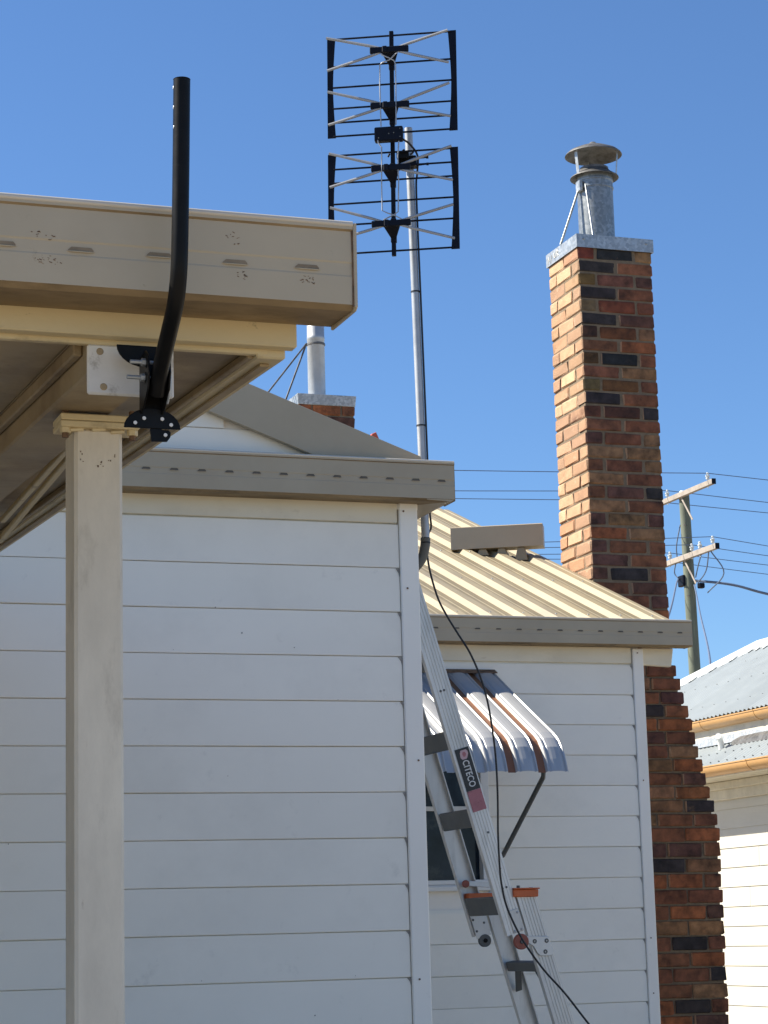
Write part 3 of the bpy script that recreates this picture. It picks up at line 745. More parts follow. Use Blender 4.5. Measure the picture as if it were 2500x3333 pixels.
for ax in (.05, .2):
    y = 20.5 - ax
    while y > 14: scl.lathe([(0, .013), (.005, .012), (.007, .008)], (EXL + ax, y, 2.956 + ax * LT), 6); y -= .152
obj('roof_screws', scl, FLUEDARK, nb, kind='stuff')

# ============================================================ CARPORT
cpn = thing('carport', 'cream and tan carport roof corner with gutter and square post, nearest at left', 'carport', (.84, 3.94, 0))
SL = .052
def zs(z0, y): return z0 + SL * (y - 3.53)
CG = 3.40; cz0, cz1 = 2.621, 2.767
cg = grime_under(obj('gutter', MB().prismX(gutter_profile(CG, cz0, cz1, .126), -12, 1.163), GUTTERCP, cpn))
capo = [(CG - .003, cz0 + .004), (CG + .006, cz0 - .002), (CG + .127, cz0 - .002), (CG + .127, cz1), (CG - .006, cz1 + .002)]
obj('gutter_end_cap', MB().sweep(capo, lambda p, q, t: (t, p, q), [1.1635, 1.1695]), GUTTERCP, cg, bevel=.0015)
obj('seam', MB().tube([(1.162, CG - .001, cz0 + .004), (1.163, CG - .0012, cz0 + .07), (1.162, CG - .001, cz1 - .006)], .0016, 6), RUST, cg)
sm2 = slot_mesh('overflow_slot', .042, .0070, SLOTCP, GUTTERCP, .0011)
for i, x in enumerate((1.083, .960, .833, .705, .580, .455)):
    inst('overflow_slot', sm2, cg, (x, CG + .0012, cz0 + .0645 + (0, -.001, .001, 0, .001, 0)[i]))
obj('rolled_bead', MB().tube([(-12, CG - .001, cz1), (1.163, CG - .001, cz1)], .0055, 12), BEAD, cg, smooth=True)
scuff = MB()
for (x, z) in ((1.084, -.020), (1.080, -.026), (1.090, -.023), (.968, -.016), (.972, -.024), (.952, .045), (.958, .036), (.640, -.022), (.648, -.018), (.655, .018), (.63, .022), (.664, -.021)):
    for q in range(6):
        a = x + random.uniform(-.009, .009); b = cz0 + .066 + z + random.uniform(-.006, .006); w = random.uniform(.0003, .0024); h = random.uniform(.00025, .0009); k_ = random.uniform(-.6, .6)
        scuff.hexa([(a - w, CG - .0004, b - h - w * k_), (a + w, CG - .0004, b - h + w * k_), (a + w, CG + .0004, b - h + w * k_), (a - w, CG + .0004, b - h - w * k_), (a - w, CG - .0004, b + h - w * k_), (a + w, CG - .0004, b + h + w * k_), (a + w, CG + .0004, b + h + w * k_), (a - w, CG + .0004, b + h - w * k_)])
obj('scuff_marks', scuff, RUST, cg, kind='stuff')
obj('fascia_board', MB().box(-12, 1.104, 3.530, 3.558, 2.586, 2.70), CREAM, cpn, bevel=.002)
obj('drip_lip', MB().box(-12, 1.060, 3.5585, 3.575, 2.578, 2.590), CREAM, cpn, bevel=.002)
def sbox(x0, x1, y0, y1, za, zb, xo=0):
    return MB().hexa([(x0, y0, zs(za, y0)), (x1, y0, zs(za, y0)), (x1 + xo, y1, zs(za, y1)), (x0 + xo, y1, zs(za, y1)), (x0, y0, zs(zb, y0)), (x1, y0, zs(zb, y0)), (x1 + xo, y1, zs(zb, y1)), (x0 + xo, y1, zs(zb, y1))])
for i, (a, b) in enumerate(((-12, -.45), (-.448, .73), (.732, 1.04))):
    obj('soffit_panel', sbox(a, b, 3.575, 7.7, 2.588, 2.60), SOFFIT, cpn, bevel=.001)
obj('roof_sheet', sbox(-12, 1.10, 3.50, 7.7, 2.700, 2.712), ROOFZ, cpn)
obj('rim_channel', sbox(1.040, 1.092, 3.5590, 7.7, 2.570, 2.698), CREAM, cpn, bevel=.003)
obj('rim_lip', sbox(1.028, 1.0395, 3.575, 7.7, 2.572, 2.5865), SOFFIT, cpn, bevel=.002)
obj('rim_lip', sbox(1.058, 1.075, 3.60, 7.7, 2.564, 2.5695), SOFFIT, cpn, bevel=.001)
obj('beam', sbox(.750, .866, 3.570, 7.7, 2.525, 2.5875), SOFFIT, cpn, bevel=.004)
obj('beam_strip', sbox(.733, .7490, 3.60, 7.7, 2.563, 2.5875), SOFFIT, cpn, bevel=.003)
obj('batten', sbox(.868, .882, 4.05, 5.6, 2.548, 2.562, .085), CREAM, cpn, bevel=.002)
obj('batten', sbox(.888, .902, 4.15, 6.0, 2.546, 2.560, .125), CREAM, cpn, bevel=.002)
bp = obj('bracket_plate', MB().box(.749, .896, 3.5595, 3.5685, 2.493, 2.578), PLATE, cpn, bevel=.003)
for (hx, hz) in ((.770, 2.566), (.776, 2.506)):
    obj('bolt_hole', MB().lathe([(0, -.0012), (.0046, -.0012), (.0062, 0)], (hx, 3.5592, hz), 14, (0, 1, 0)), SOFFIT, bp)
pt = MB().box(.797, .885, 3.900, 3.988, 0, 2.515)
post = obj('post', pt, POST, cpn, bevel=.006)
obj('post_cap', MB().box(.769, .914, 3.885, 3.96, 2.5255, 2.5375), CREAM, cpn, bevel=.002)
obj('post_cap', MB().box(.769, .914, 3.885, 3.96, 2.5130, 2.5245), CREAM, cpn, bevel=.002)
for (hx, hy) in ((.780, 3.90), (.903, 3.90)):
    obj('bolt', MB().tube([(hx, hy, 2.495), (hx, hy, 2.549)], .006, 6), RUST, cpn)
    obj('nut', MB().tube([(hx, hy, 2.5035), (hx, hy, 2.5128)], .010, 6), CREAM, cpn)
for (wx, wz) in ((.80, 2.509), (.84, 2.511), (.875, 2.508)):
    obj('weld', MB().tube([(wx - .012, 3.897, wz), (wx + .012, 3.897, wz + .002)], .0035, 6), CREAM, cpn, smooth=True)
mk = MB()
for (x, z) in ((.808, 2.47), (.810, 2.455), (.848, 2.452), (.846, 2.446), (.842, 2.4445), (.872, 2.466), (.862, 2.458)):
    for q in range(2):
        a = x + random.uniform(-.003, .003); b = z + random.uniform(-.003, .003); mk.box(a - random.uniform(.0004, .002), a + .0006, 3.8992, 3.9005, b - random.uniform(.0005, .003), b + .0006)
obj('scratch_marks', mk, RUST, post, kind='stuff')
for sx in (1.02, 1.075):
    obj('roof_screw', MB().lathe([(0, .016), (.006, .016), (.007, .006), (.013, .004), (.013, 0)], (sx - .02, 3.47, 2.764), 8), GALV, cpn)

# dish mount on the carport
dm = thing('dish_mount', 'empty black steel satellite dish mount arm bolted to the carport corner', 'dish mount', (.845, 3.54, 2.40))
arm = curve([(.846, 3.478, 2.478), (.8455, 3.445, 2.515), (.845, 3.388, 2.557), (.845, 3.345, 2.592), (.845, 3.322, 2.632), (.8455, 3.313, 2.690), (.847, 3.308, 2.80), (.8485, 3.302, 2.952)], 8)
obj('arm_tube', MB().tube(arm, .0136, 20), BLACK, dm, smooth=True)
obj('tube_mouth', MB().lathe([(.0136, 0), (.0140, .0008), (.0122, .0012), (.0118, -.010), (0, -.011)], arm[-1], 20), BLACK, dm, smooth=True)
hole = mesh_from('tube_hole', MB().lathe([(0, -.0006), (.0022, -.0006), (.003, 0.0)], (0, 0, 0), 10, (1, 0, 0))); hole.materials.append(GALV)
for zz in (2.938, 2.905, 2.872): inst('tube_hole', hole, dm, (.8345, 3.303, zz))
YD = 3.520
f_ = YD / 3.42
def bz(x, z): return (x * f_, 1.6 + (z - 1.6) * f_)
def half_disc(cx, cz, rx, rz, up, n=14):
    return [(cx + rx * math.cos(math.pi * k / n), cz + up * rz * math.sin(math.pi * k / n)) for k in range(n + 1)]
lowc = bz(.822, 2.404); upc = bz(.812, 2.541)
def holes_plate(outline, y0, y1): return MB().sweep(outline, lambda p, q, t: (p, t, q), [y0, y1])
obj('lower_ear', holes_plate(half_disc(lowc[0], lowc[1], .0475, .034, 1), YD - .012, YD - .008), BLACK, dm, bevel=.0008)
obj('upper_ear', holes_plate(half_disc(upc[0], upc[1], .047, .036, -1), YD - .004, YD), BLACK, dm, bevel=.0008)
obj('back_channel', MB().box(lowc[0] - .018, lowc[0] + .018, YD - .006, YD + .004, lowc[1] + .02, upc[1] - .02), BLACK, dm, bevel=.001)
cheek = [(YD - .004, lowc[1] + .020), (YD - .030, lowc[1] + .030), (YD - .062, lowc[1] + .055), (YD - .070, lowc[1] + .080), (YD - .066, lowc[1] + .108), (YD - .046, lowc[1] + .122), (YD - .006, lowc[1] + .118)]
for xx in (.826, .861):
    obj('cheek_plate', MB().sweep(cheek, lambda p, q, t: (t, p, q), [xx, xx + .003]), BLACK, dm, bevel=.0006)
slot_c = [(YD - .060 + .0, lowc[1] + .055 + k * .006) for k in range(1)]
obj('curved_slot', MB().tube(curve([(.8645, YD - .040, lowc[1] + .036), (.8645, YD - .056, lowc[1] + .052), (.8645, YD - .062, lowc[1] + .078)], 6), .0018, 6), GALV, dm)
for (yy, zz, l) in ((YD - .052, lowc[1] + .100, .026), (YD - .045, lowc[1] + .076, .030)):
    obj('bolt', MB().tube([(.826 - l, yy, zz), (.866, yy, zz)], .0035, 8), GALV, dm, smooth=True)
    obj('nut', MB().tube([(.8185, yy, zz), (.8255, yy, zz)], .0066, 6), GALV, dm)
    obj('washer', MB().tube([(.8252, yy, zz), (.8264, yy, zz)], .010, 14), BLACK, dm)
eh = mesh_from('ear_hole', MB().lathe([(0, -.0004), (.0029, -.0004), (.0033, .0006)], (0, 0, 0), 14, (0, 1, 0))); eh.materials.append(PLATE)
for (hx, hz) in ((.794, 2.412), (.8085, 2.420), (.838, 2.420), (.8525, 2.411)):
    q = bz(hx, hz); inst('ear_hole', eh, dm, (q[0], YD - .0125, q[1]))
hk = [bz(.8185, 2.404), bz(.8205, 2.383), bz(.8460, 2.3835), bz(.8515, 2.391), bz(.8525, 2.399), bz(.849, 2.4025), bz(.838, 2.4025), bz(.838, 2.404)]
obj('lower_tab', holes_plate([q for q in hk], YD - .010, YD - .007), BLACK, dm, bevel=.0006)
q = bz(.8435, 2.3945); inst('ear_hole', eh, dm, (q[0], YD - .0105, q[1]))

# ============================================================ MAST AND ANTENNA
ms = thing('antenna_mast', 'slim galvanised antenna mast fixed to the side of the house, with bent foot', 'mast', (3.11, 8.283, 2.95))
mt = Vector((3.091, 8.283, 4.882)); mbm = Vector((3.112, 8.283, 3.16))
foot = curve([mbm, (3.110, 8.29, 3.12), (3.098, 8.30, 3.075), (3.062, 8.31, 3.035), (3.0, 8.32, 3.01), (2.955, 8.32, 3.005)], 6)
obj('pole', MB().tube([mt, (mt + mbm) / 2, mbm], .0165, 20), MASTM, ms, smooth=True)
obj('bent_foot', MB().tube(foot, .0195, 16), RUNG, ms, smooth=True)
obj('wall_plate', MB().box(2.946, 2.956, 8.25, 8.39, 2.93, 3.10), RUNG, ms, bevel=.002)
tie = mesh_from('cable_tie', MB().lathe([(.0170, -.003), (.0185, -.003), (.0185, .003), (.0170, .003)], (0, 0, 0), 16)); tie.materials.append(CABLE)
for zz in (4.18, 3.62, 3.14):
    f = (zz - mbm.z) / (mt.z - mbm.z); p = mbm.lerp(mt, f); inst('cable_tie', tie, ms, p)

an = thing('tv_antenna', 'black and silver double panel bow tie antenna on the mast', 'antenna', (3.0, 8.22, 4.31))
AO = Vector((3.002, 8.223, 0)); A = R(26)
U = Vector((math.cos(A), -math.sin(A), 0)); NN = Vector((-math.sin(A), -math.cos(A), 0))
LEAN = -.0156
def ap(u, z, n=0.0): return AO + U * (u + (z - 4.812) * .0156 * 0 + .0) + NN * n + Vector((0, 0, z))
def au(z): return -.0035 + (z - 4.79) * .0156      # the boom leans a touch
def abox(u0, u1, n0, n1, z0, z1, sh=True):
    vs = []
    for z in (z0, z1):
        o = au(z) if sh else 0
        for (u_, n_) in ((u0, n0), (u1, n0), (u1, n1), (u0, n1)): vs.append(ap(u_ + o, z, n_))
    return MB().hexa(vs)
obj('boom', abox(-.0085, .0085, -.009, .009, 4.308, 5.272), DARKM, an, bevel=.001)
for (zA, zB, rods) in ((4.826, 5.258, (5.253, 5.133, 5.042, 4.951, 4.890, 4.831)), (4.322, 4.754, (4.748, 4.689, 4.630, 4.540, 4.450, 4.328))):
    zm = (zA + zB) / 2
    for sg in (-1, 1):
        mb = MB(); o = []
        for k in range(9):
            z = zA + (zB - zA) * k / 8; w = .023 + .011 * abs((z - zm) / (zB - zm)) ** 1.5
            o.append((z, w))
        vs = []; fs = []
        for n_ in (-.003, .003):
            for z, w in o:
                ed = .268; vs += [ap(au(z) + sg * (ed - w), z, n_), ap(au(z) + sg * ed, z, n_)]
        m = len(o)
        for l in (0, 1):
            for k in range(m - 1):
                a = l * 2 * m + 2 * k; fs.append((a, a + 1, a + 3, a + 2))
        for k in range(m - 1):
            for e in (0, 1): fs.append((2 * k + e, 2 * k + 2 + e, 2 * m + 2 * k + 2 + e, 2 * m + 2 * k + e))
        fs += [(0, 1, 2 * m + 1, 2 * m), (2 * m - 2, 2 * m - 1, 4 * m - 1, 4 * m - 2)]
        obj('reflector_end_plate', mb.add(vs, fs), DARKM, an)
    for z in rods:
        obj('reflector_rod', MB().tube([ap(au(z) - .246, z, .004), ap(au(z) + .246, z, .004)], .0042, 8), DARKM, an, smooth=True)
BN = .075
hubs = (5.163, 4.924, 4.657, 4.422)
WL = ((5.232, 5.090), (4.999, 4.856), (4.734, 4.590), (4.504, 4.362)); WR = ((5.230, 5.091), (5.003, 4.860), (4.733, 4.589), (4.486, 4.344))
for i, hz in enumerate(hubs):
    hb = obj('dipole_hub', abox(-.081, .078, BN - .008, BN + .008, hz - .0125, hz + .0125), DARKM, an, bevel=.002)
    st = MB(); o = au(hz)
    st.hexa([ap(o - .034, hz - .012, BN - .006), ap(o + .034, hz - .012, BN - .006), ap(o + .0105, hz - .045, .008), ap(o - .0105, hz - .045, .008),
             ap(o - .034, hz + .012, BN - .006), ap(o + .034, hz + .012, BN - .006), ap(o + .0105, hz + .030, .008), ap(o - .0105, hz + .030, .008)])
    obj('hub_stem', st, DARKM, an, bevel=.002)
    obj('hub_clamp', abox(-.0115, .0115, -.012, .012, hz - .058, hz + .042), DARKM, an, bevel=.002)
    obj('hub_socket', abox(-.030, -.010, BN + .008, BN + .014, hz - .014, hz + .014), DARKM, hb, bevel=.003)
    for sg, W in ((-1, WL), (1, WR)):
        for q, zt_ in enumerate(W[i]):
            tip = ap(sg * (.2575 if sg < 0 else .243) + (0 if sg < 0 else 0), zt_, BN)
            inn = ap(au(hz) + sg * .030, hz + (.008 if q == 0 else -.008), BN)
            mid = inn.lerp(tip, .25)
            obj('whisker', MB().tube([inn, mid, tip], [.0040, .0064, .0058], 8), ALU, an, smooth=True)
def wire(pts): obj('phasing_wire', MB().tube([ap(a, b, BN + .004 + .003 * (k % 2)) for k, (a, b) in enumerate(pts)], .0026, 6), ALU, an, smooth=True)
wire([(-.036, 5.148), (-.030, 5.140), (.004, 5.124), (.020, 5.112), (.026, 5.096), (.024, 4.96), (.021, 4.838)])
wire([(.040, 5.150), (.026, 5.140), (.002, 5.118), (-.030, 5.106), (-.039, 5.098), (-.041, 5.0), (-.041, 4.834)])
wire([(-.056, 4.776), (-.053, 4.762), (-.041, 4.744), (-.042, 4.67), (-.045, 4.60), (-.0455, 4.476), (-.027, 4.466), (.006, 4.452), (.035, 4.434)])
wire([(.030, 4.766), (.024, 4.70), (.024, 4.64), (.025, 4.598), (.019, 4.468), (.002, 4.455), (-.022, 4.446), (-.042, 4.436)])
bsc = mesh_from('box_screw', MB().lathe([(0, .0012), (.0022, .001), (.003, 0)], (0, 0, 0), 8)); bsc.materials.append(RUNG)
bl = obj('balun_box', abox(-.066, .050, BN - .028, BN + .006, 4.772, 4.832), DARKM, an, bevel=.004)
for (uu, zz) in ((-.052, 4.785), (.036, 4.785), (-.01, 4.8), (.01, 4.803), (.036, 4.82)):
    p = ap(uu, zz, BN + .0065); inst('box_screw', bsc, bl, p, rot=(R(90), 0, -A))
obj('mast_clamp', abox(.012, .088, -.085, -.030, 4.700, 4.742, False), BLACK, an, bevel=.003)
obj('mast_clamp', abox(.010, .060, -.095, -.004, 4.722, 4.752, False), BLACK, an, bevel=.003)
for zz in (4.703, 4.732):
    obj('clamp_bolt', MB().tube([ap(.07, zz, -.05), ap(.135, zz + .004, -.05)], .0032, 8), BLACK, an, smooth=True)
    obj('wing_nut', MB().tube([ap(.128, zz + .004, -.05), ap(.137, zz + .004, -.05)], .006, 6), BLACK, an)
for (a, b) in (((.028, 4.758), (.040, 4.77)), ((.045, 4.748), (.058, 4.764)), ((.065, 4.745), (.078, 4.757)), ((-.02, 4.755), (-.028, 4.742))):
    obj('clamp_tab', MB().tube([ap(*a, -.03), ap(*b, -.035)], .004, 6), BLACK, an)

cab = [ap(.046, 4.778, BN - .01), ap(.072, 4.765, .03), ap(.095, 4.735, -.03), (3.118, 8.268, 4.68), (3.112, 8.268, 4.60), (3.1165, 8.268, 4.2), (3.1225, 8.268, 3.7), (3.127, 8.268, 3.30), (3.140, 8.29, 3.21), (3.17, 8.40, 3.20)]
cab += [(x, 8.5, z) for x, z in ((3.197, 3.166), (3.207, 3.07), (3.238, 2.956), (3.276, 2.88), (3.324, 2.804), (3.372, 2.729), (3.413, 2.634), (3.44, 2.54), (3.458, 2.426), (3.47, 2.294), (3.472, 2.144), (3.468, 1.995), (3.469, 1.903), (3.473, 1.81), (3.49, 1.718), (3.523, 1.635), (3.57, 1.551), (3.646, 1.448), (3.733, 1.354), (3.834, 1.228), (4.0, 1.03), (4.25, .72), (4.5, .3), (4.6, .006), (4.9, .006))]
obj('coaxial_cable', MB().tube(curve(cab, 6), .0042, 8), CABLE, smooth=True, loc=(3.12, 8.28, 3.2), label='long black cable running down the mast and hanging past the ladder', cat='cable')

# ============================================================ LADDER
ld = thing('extension_ladder', 'aluminium extension ladder with orange brackets leaning on the house side', 'ladder', (4.0, 8.85, 0))
DV = Vector((.278, 0, -.9605)).normalized(); PV = Vector((.9605, 0, .278))
LN0 = Vector((3.219, 0, 2.747))      # left edge of the fly rail at this height
def lp(s, p, y): return LN0 + DV * s + PV * p + Vector((0, y, 0))
def rail(s0, s1, p0, y, inward, w=.080, d=.030):   # C channel: web at y, flanges toward inward
    t = .0025; g = inward
    o = [(0, 0), (0, d), (.004, d), (.004, t + .001)]
    o += [(w - .004, t + .001), (w - .004, d), (w, d), (w, 0)]
    for k in range(5, 0, -1):
        c = w * k / 6; o += [(c + .004, 0), (c + .003, .0022), (c - .003, .0022), (c - .004, 0)]
    return MB().sweep(o, lambda p, q, tt: lp(tt, p0 + p, y + g * q), [s0, s1])
YN, YF = 8.65, 9.05
sB = (2.747 - 1.585) / .9605
obj('fly_rail', rail(-.78, sB, 0, YN, 1), RAIL, ld)
obj('fly_rail', rail(-.78, sB, 0, YF, -1), RAIL, ld)
sT = (2.747 - 1.735) / .9605 - .0; sE = 2.80
obj('base_rail', rail(sT, sE, .090, YN + .002, 1), RAIL, ld)
obj('base_rail', rail(sT, sE, .090, YF - .002, -1), RAIL, ld)
def rung(s, p0, p1, k=1.0):
    o = [(p0, -.036 * k), (p0, .036 * k), (p0 + .006, .040 * k), (p1 - .008, .018), (p1, .010), (p1, -.010), (p1 - .008, -.018), (p0 + .006, -.040 * k)]
    return MB().sweep(o, lambda p, q, tt: lp(s + q, p, tt), [YN + .031, YF - .031])
s = .378
ss = [s - .336 * k for k in range(1, 4)] + [s, .71, 1.083]
for q in ss: obj('rung', rung(q, .004, .05), RUNG, ld, bevel=.002)
q = (2.747 - 1.428) / .9605
while q < sE - .1:
    obj('rung', rung(q, .100, .145, .5), RUNG, ld, bevel=.002)
    for (yy, g) in ((YN + .031, 1), (YF - .031, -1)):
        a = lp(q + .016, .122, yy + g * .065); b = lp(q + .11, .122, yy + g * .002); obj('rung_brace', MB().obox((a + b) / 2, (b - a) / 2, PV * .014, (b - a).cross(PV).normalized() * .0025), RUNG, ld)
    q += .336
# label on the near fly rail
def lab(s0, s1, p0, p1, lift=.0012):
    return MB().sweep([(p0, s0), (p1, s0), (p1, s1), (p0, s1)], lambda p, q, tt: lp(q, p, YN - tt), [.0002, lift])
lb = obj('label', lab(.424, .602, .012, .075), STICK, ld)
obj('label', lab(.6025, .690, .012, .075), STICKP, ld)
def text_mesh(txt):
    cu = bpy.data.curves.new('t', 'FONT'); cu.body = txt; cu.size = 1.0; cu.align_x = 'LEFT'; cu.offset = .016; cu.space_character = 1.02
    o = bpy.data.objects.new('t', cu); col.objects.link(o)
    dg = bpy.context.evaluated_depsgraph_get(); me = bpy.data.meshes.new_from_object(o.evaluated_get(dg))
    bpy.data.objects.remove(o); return me
tm = text_mesh('CITECO')
xs_ = [v.co.x for v in tm.vertices]; ys_ = [v.co.y for v in tm.vertices]
w_, h_ = max(xs_) - min(xs_), max(ys_) - min(ys_)
sA, sZ = .476, .588; pA, pZ = .030, .060
bmx = MB(); vs = []
for v in tm.vertices:
    s_ = sA + (v.co.x - min(xs_)) / w_ * (sZ - sA); p_ = pA + (v.co.y - min(ys_)) / h_ * (pZ - pA)
    vs.append(lp(s_, p_, YN - .0016))
bmx.add(vs, [tuple(p.vertices) for p in tm.polygons])
obj('lettering', bmx, LETTER, lb)
lg = [(.433, .036), (.433, .060), (.440, .066), (.452, .066), (.466, .058), (.471, .053), (.471, .034), (.462, .028), (.444, .030)]
obj('emblem', MB().sweep([(p, s_) for s_, p in lg], lambda p, q, tt: lp(q, p, YN - tt), [.0013, .0017]), STICKL, lb)
lg2 = [(.441, .043), (.441, .053), (.451, .057), (.461, .051), (.461, .042), (.450, .039)]
obj('emblem', MB().sweep([(p, s_) for s_, p in lg2], lambda p, q, tt: lp(q, p, YN - tt), [.0018, .0021]), STICKP, lb)
for (s_, p_) in ((.175, .030), (.175, .046), (.94, .055), (1.02, .040), (1.02, .058), (.785, .05)):
    c = lp(s_, p_, YN); obj('rivet', MB().lathe([(0, -.003), (.0035, -.0025), (.005, 0)], c, 8, (0, 1, 0)), RUNG, ld)
# guide brackets at the top of the base section
obj('guide_bracket', MB().hexa([(3.585, YN - .012, 1.742), (3.694, YN - .012, 1.742), (3.694, YN + .05, 1.742), (3.585, YN + .05, 1.742), (3.583, YN - .012, 1.772), (3.696, YN - .012, 1.772), (3.696, YN + .05, 1.772), (3.583, YN + .05, 1.772)]), ORANGE, ld, bevel=.003)
obj('guide_bracket', MB().box(3.583, 3.700, YN - .018, YN + .055, 1.773, 1.779), ORANGE, ld, bevel=.002)
obj('guide_bracket', MB().box(3.525, 3.690, YF - .05, YF + .012, 1.735, 1.768), ORANGE, ld, bevel=.003)
obj('bracket_bolt', MB().tube([(3.612, YN + .005, 1.779), (3.612, YN + .005, 1.789)], .007, 6), RUNG, ld)
obj('guide_arm', MB().obox(lp(1.005, .085, YF - .045), Vector((.048, 0, -.004)), Vector((0, .003, 0)), Vector((.001, 0, .011))), RAIL, ld, bevel=.001)
obj('guide_wheel', MB().lathe([(0, -.008), (.014, -.008), (.016, -.004), (.016, .004), (.014, .008), (0, .008)], lp(.985, .025, YF - .047), 16, (0, 1, 0)), REDR, ld, smooth=True)
# plates and rollers at the foot of the fly section
def plate(s0, s1, p0, p1, y, th=.003): return MB().sweep([(p0, s0), (p1, s0), (p1, s1), (p0, s1)], lambda p, q, tt: lp(q, p, y - tt), [0.0005, th])
pn = obj('foot_plate', plate(1.115, sB - .002, .030, .078, YN), RAIL, ld, bevel=.001)
for (s_, p_) in ((1.130, .038), (1.130, .070), (1.20, .036), (1.20, .066)):
    obj('rivet', MB().lathe([(0, -.003), (.004, -.0025), (.0055, 0)], lp(s_, p_, YN - .003), 8, (0, 1, 0)), ALU, pn)
pf = obj('foot_plate', plate(1.115, sB + .012, .006, .074, YF - .033), RAIL, ld, bevel=.001)
for (s_, p_) in ((1.140, .014), (1.165, .058), (1.19, .016)):
    obj('rivet', MB().lathe([(0, -.003), (.004, -.0025), (.0055, 0)], lp(s_, p_, YF - .036), 8, (0, 1, 0)), RUNG, pf)
c = Vector((3.610, YN - .008, 1.562))
obj('roller', MB().lathe([(0, -.010), (.008, -.010), (.010, -.012), (.030, -.011), (.032, -.007), (.032, .007), (.030, .011), (0, .011)], c, 24, (0, 1, 0)), REDR, ld, smooth=True)
obj('roller_bolt', MB().lathe([(0, -.018), (.008, -.018), (.010, -.012)], c, 6, (0, 1, 0)), RUNG, ld)
c = lp(sB + .028, .040, YF - .03)
obj('roller', MB().lathe([(0, -.010), (.026, -.010), (.027, -.006), (.027, .010), (0, .010)], c, 20, (0, 1, 0)), RUNG, ld, smooth=True)
obj('roller_bolt', MB().lathe([(0, -.013), (.009, -.013), (.010, -.009)], c, 12, (0, 1, 0)), BLACK, ld)
brk = [(3.632, 1.584), (3.737, 1.580), (3.744, 1.545), (3.757, 1.522), (3.754, 1.506), (3.735, 1.502), (3.695, 1.503), (3.682, 1.515), (3.668, 1.540), (3.645, 1.556), (3.630, 1.552)]
bo = obj('side_bracket', MB().sweep(brk, lambda p, q, tt: (p, tt, q), [YN - .006, YN - .002]), RAIL, ld, bevel=.001)
for (x, z) in ((3.672, 1.562), (3.725, 1.563), (3.718, 1.519)):
    obj('rivet', MB().lathe([(.004, -.003), (.008, -.003), (.0095, 0)], (x, YN - .006, z), 12, (0, 1, 0)), RUNG, bo)
for yy in (YN + .015, YF - .015):
    obj('foot', MB().obox(lp(sE + .01, .13, yy), PV * .06, Vector((0, .03, 0)), DV * .02), BLACK, ld, bevel=.004)

# ============================================================ UTILITY POLE
up = thing('utility_pole', 'weathered timber utility pole with two crossarms and insulators behind the chimney', 'utility pole', (25.82, 50, 0))
obj('pole', MB().tube([(25.92, 50, 0), (25.86, 50, 6), (25.80, 50, 12.36)], [.19, .155, .132], 18), POLE, up, smooth=True)
obj('pole_cap', MB().lathe([(.128, 12.36), (.135, 12.38), (.11, 12.45), (0, 12.47)], (25.80, 50, 0), 16), CERAM, up, smooth=True)
for (z0, z1) in ((12.245, 12.375), (10.635, 10.775)):
    obj('crossarm', MB().box(25.57, 25.67, 48.05, 52.1, z0, z1), ARM, up, bevel=.008)
    obj('brace', MB().obox(((25.62 + 25.66) / 2, 49.60, z0 - .30), (.006, 0, 0), Vector((0, .30, .36)), Vector((0, .02, -.017))), ARM, up)
    obj('crossarm_tip', MB().box(25.565, 25.675, 48.035, 48.049, z0 - .004, z1 + .004), DARKM, up)
ip = [(.014, -.22), (.014, 0), (.045, .0), (.050, .03), (.032, .045), (.055, .06), (.058, .09), (.030, .11), (.036, .15), (.022, .17), (0, .172)]
im = mesh_from('insulator', MB().lathe(ip, (0, 0, 0), 12), smooth=True); im.materials.append(CERAM)
ins1 = [(48.35, 12.42), (50.57, 12.42), (51.9, 12.42)]; ins2 = [(48.27, 10.82), (48.95, 10.80), (49.38, 10.82), (50.6, 10.82), (51.6, 10.82)]
for (y, z) in ins1 + ins2: inst('insulator', im, up, (25.62, y, z))
for zz in (11.55, 9.75): obj('step_bolt', MB().tube([(25.72, 49.87, zz), (25.60, 49.70, zz - .02)], .018, 6), ARM, up)
obj('junction_box', MB().box(25.62, 25.74, 49.95, 50.25, 10.02, 10.30), DARKM, up, bevel=.02)
obj('junction_box', MB().box(25.90, 26.05, 49.6, 49.75, 9.92, 10.05), DARKM, up, bevel=.02)
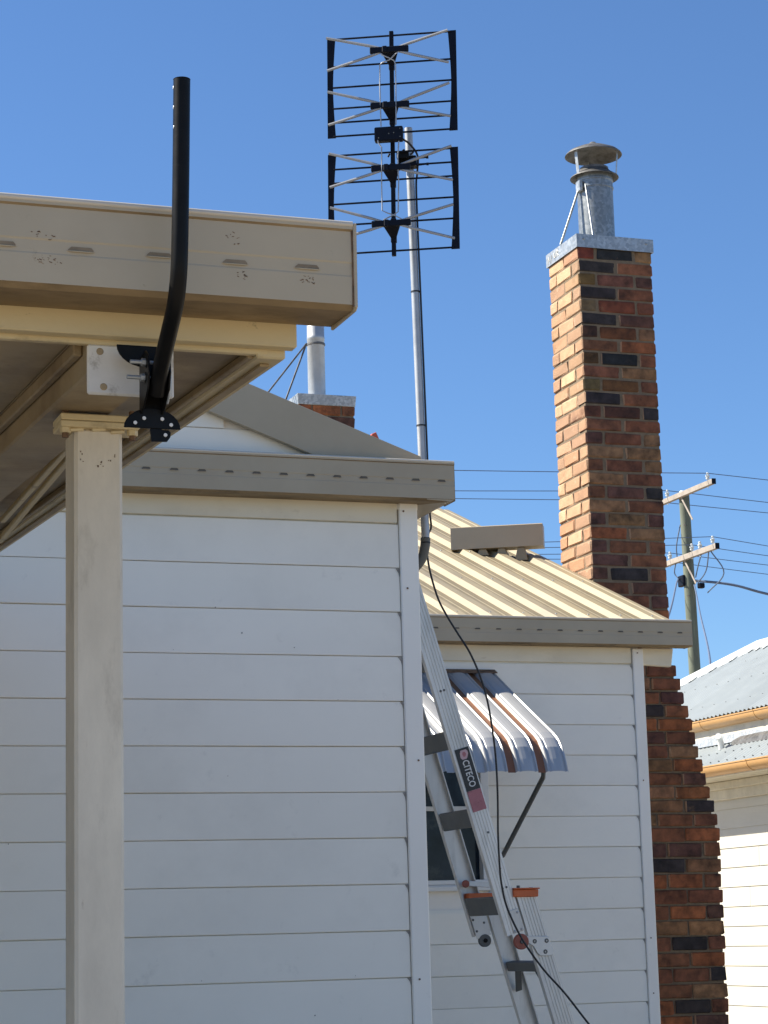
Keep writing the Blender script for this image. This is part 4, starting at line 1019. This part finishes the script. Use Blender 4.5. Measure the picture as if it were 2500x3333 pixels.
for (a, b, c_) in (((25.62, 48.5, 10.64), (25.78, 49.0, 10.25), (25.9, 49.7, 10.05)), ((25.62, 48.4, 10.64), (25.95, 48.4, 10.1), (25.95, 49.3, 9.75)), ((25.62, 48.9, 10.64), (25.72, 49.3, 10.4), (25.85, 49.7, 10.2)), ((25.62, 50.3, 10.64), (25.60, 50.35, 10.4), (25.66, 50.2, 10.2)), ((25.7, 50.1, 11.6), (25.62, 50.2, 11.1), (25.64, 50.25, 10.8))):
    obj('jumper_lead', MB().tube(curve([a, b, c_], 6), .016, 6), WIRE, up, smooth=True)
def pline(y, zi, sl, sr, r, label, n=20):   # wire through the insulator, roughly parallel to X
    L_ = []
    for k in range(-n, n + 1):
        dx = abs(k) * 1.75; m = sl if k < 0 else sr
        L_.append((25.62 + k * 1.75, y, zi - m * dx * (1 - dx / 60)))
    obj('power_line', MB().tube(L_, r, 5), WIRE, loc=(25.62, y, zi), smooth=True, label=label, cat='power line', group='overhead wires on the utility pole')
pline(48.35, 12.57, .037, .062, .010, 'topmost overhead wire, on the near end insulator of the upper crossarm')
pline(50.57, 12.57, .046, .072, .010, 'second overhead wire from the top, on the upper crossarm')
pline(51.9, 12.57, .033, .058, .010, 'third overhead wire from the top, on the upper crossarm')
pline(48.27, 10.97, .068, .125, .009, 'overhead wire on the near end insulator of the lower crossarm')
pline(49.38, 10.96, .053, .104, .009, 'second overhead wire counted along the lower crossarm')
pline(50.6, 10.96, .043, .087, .009, 'third overhead wire counted along the lower crossarm')
pline(51.6, 10.96, .029, .094, .009, 'lowest of the overhead wires on the lower crossarm')
def drop(pts, r, label): obj('service_cable', MB().tube(curve(pts, 8), r, 6), WIRE, loc=pts[0], smooth=True, label=label, cat='cable', group='service cables on the utility pole')
drop([(25.85, 49.9, 10.15), (26.6, 49.2, 9.95), (28.02, 49, 9.62), (32, 48, 8.9)], .032, 'thick service cable leaving the pole toward the right edge')
drop([(25.66, 50.0, 10.15), (25.24, 49.5, 10.075), (19.16, 38, 7.45), (12.6, 26, 4.6)], .020, 'thin service cable dropping left of the pole behind the chimney')
drop([(25.86, 49.9, 10.02), (25.70, 49.5, 9.95), (20.86, 40, 7.78), (15.77, 30, 5.40), (12.6, 24.5, 4.0)], .020, 'thin service cable dropping right of the pole to the corrugated roof')
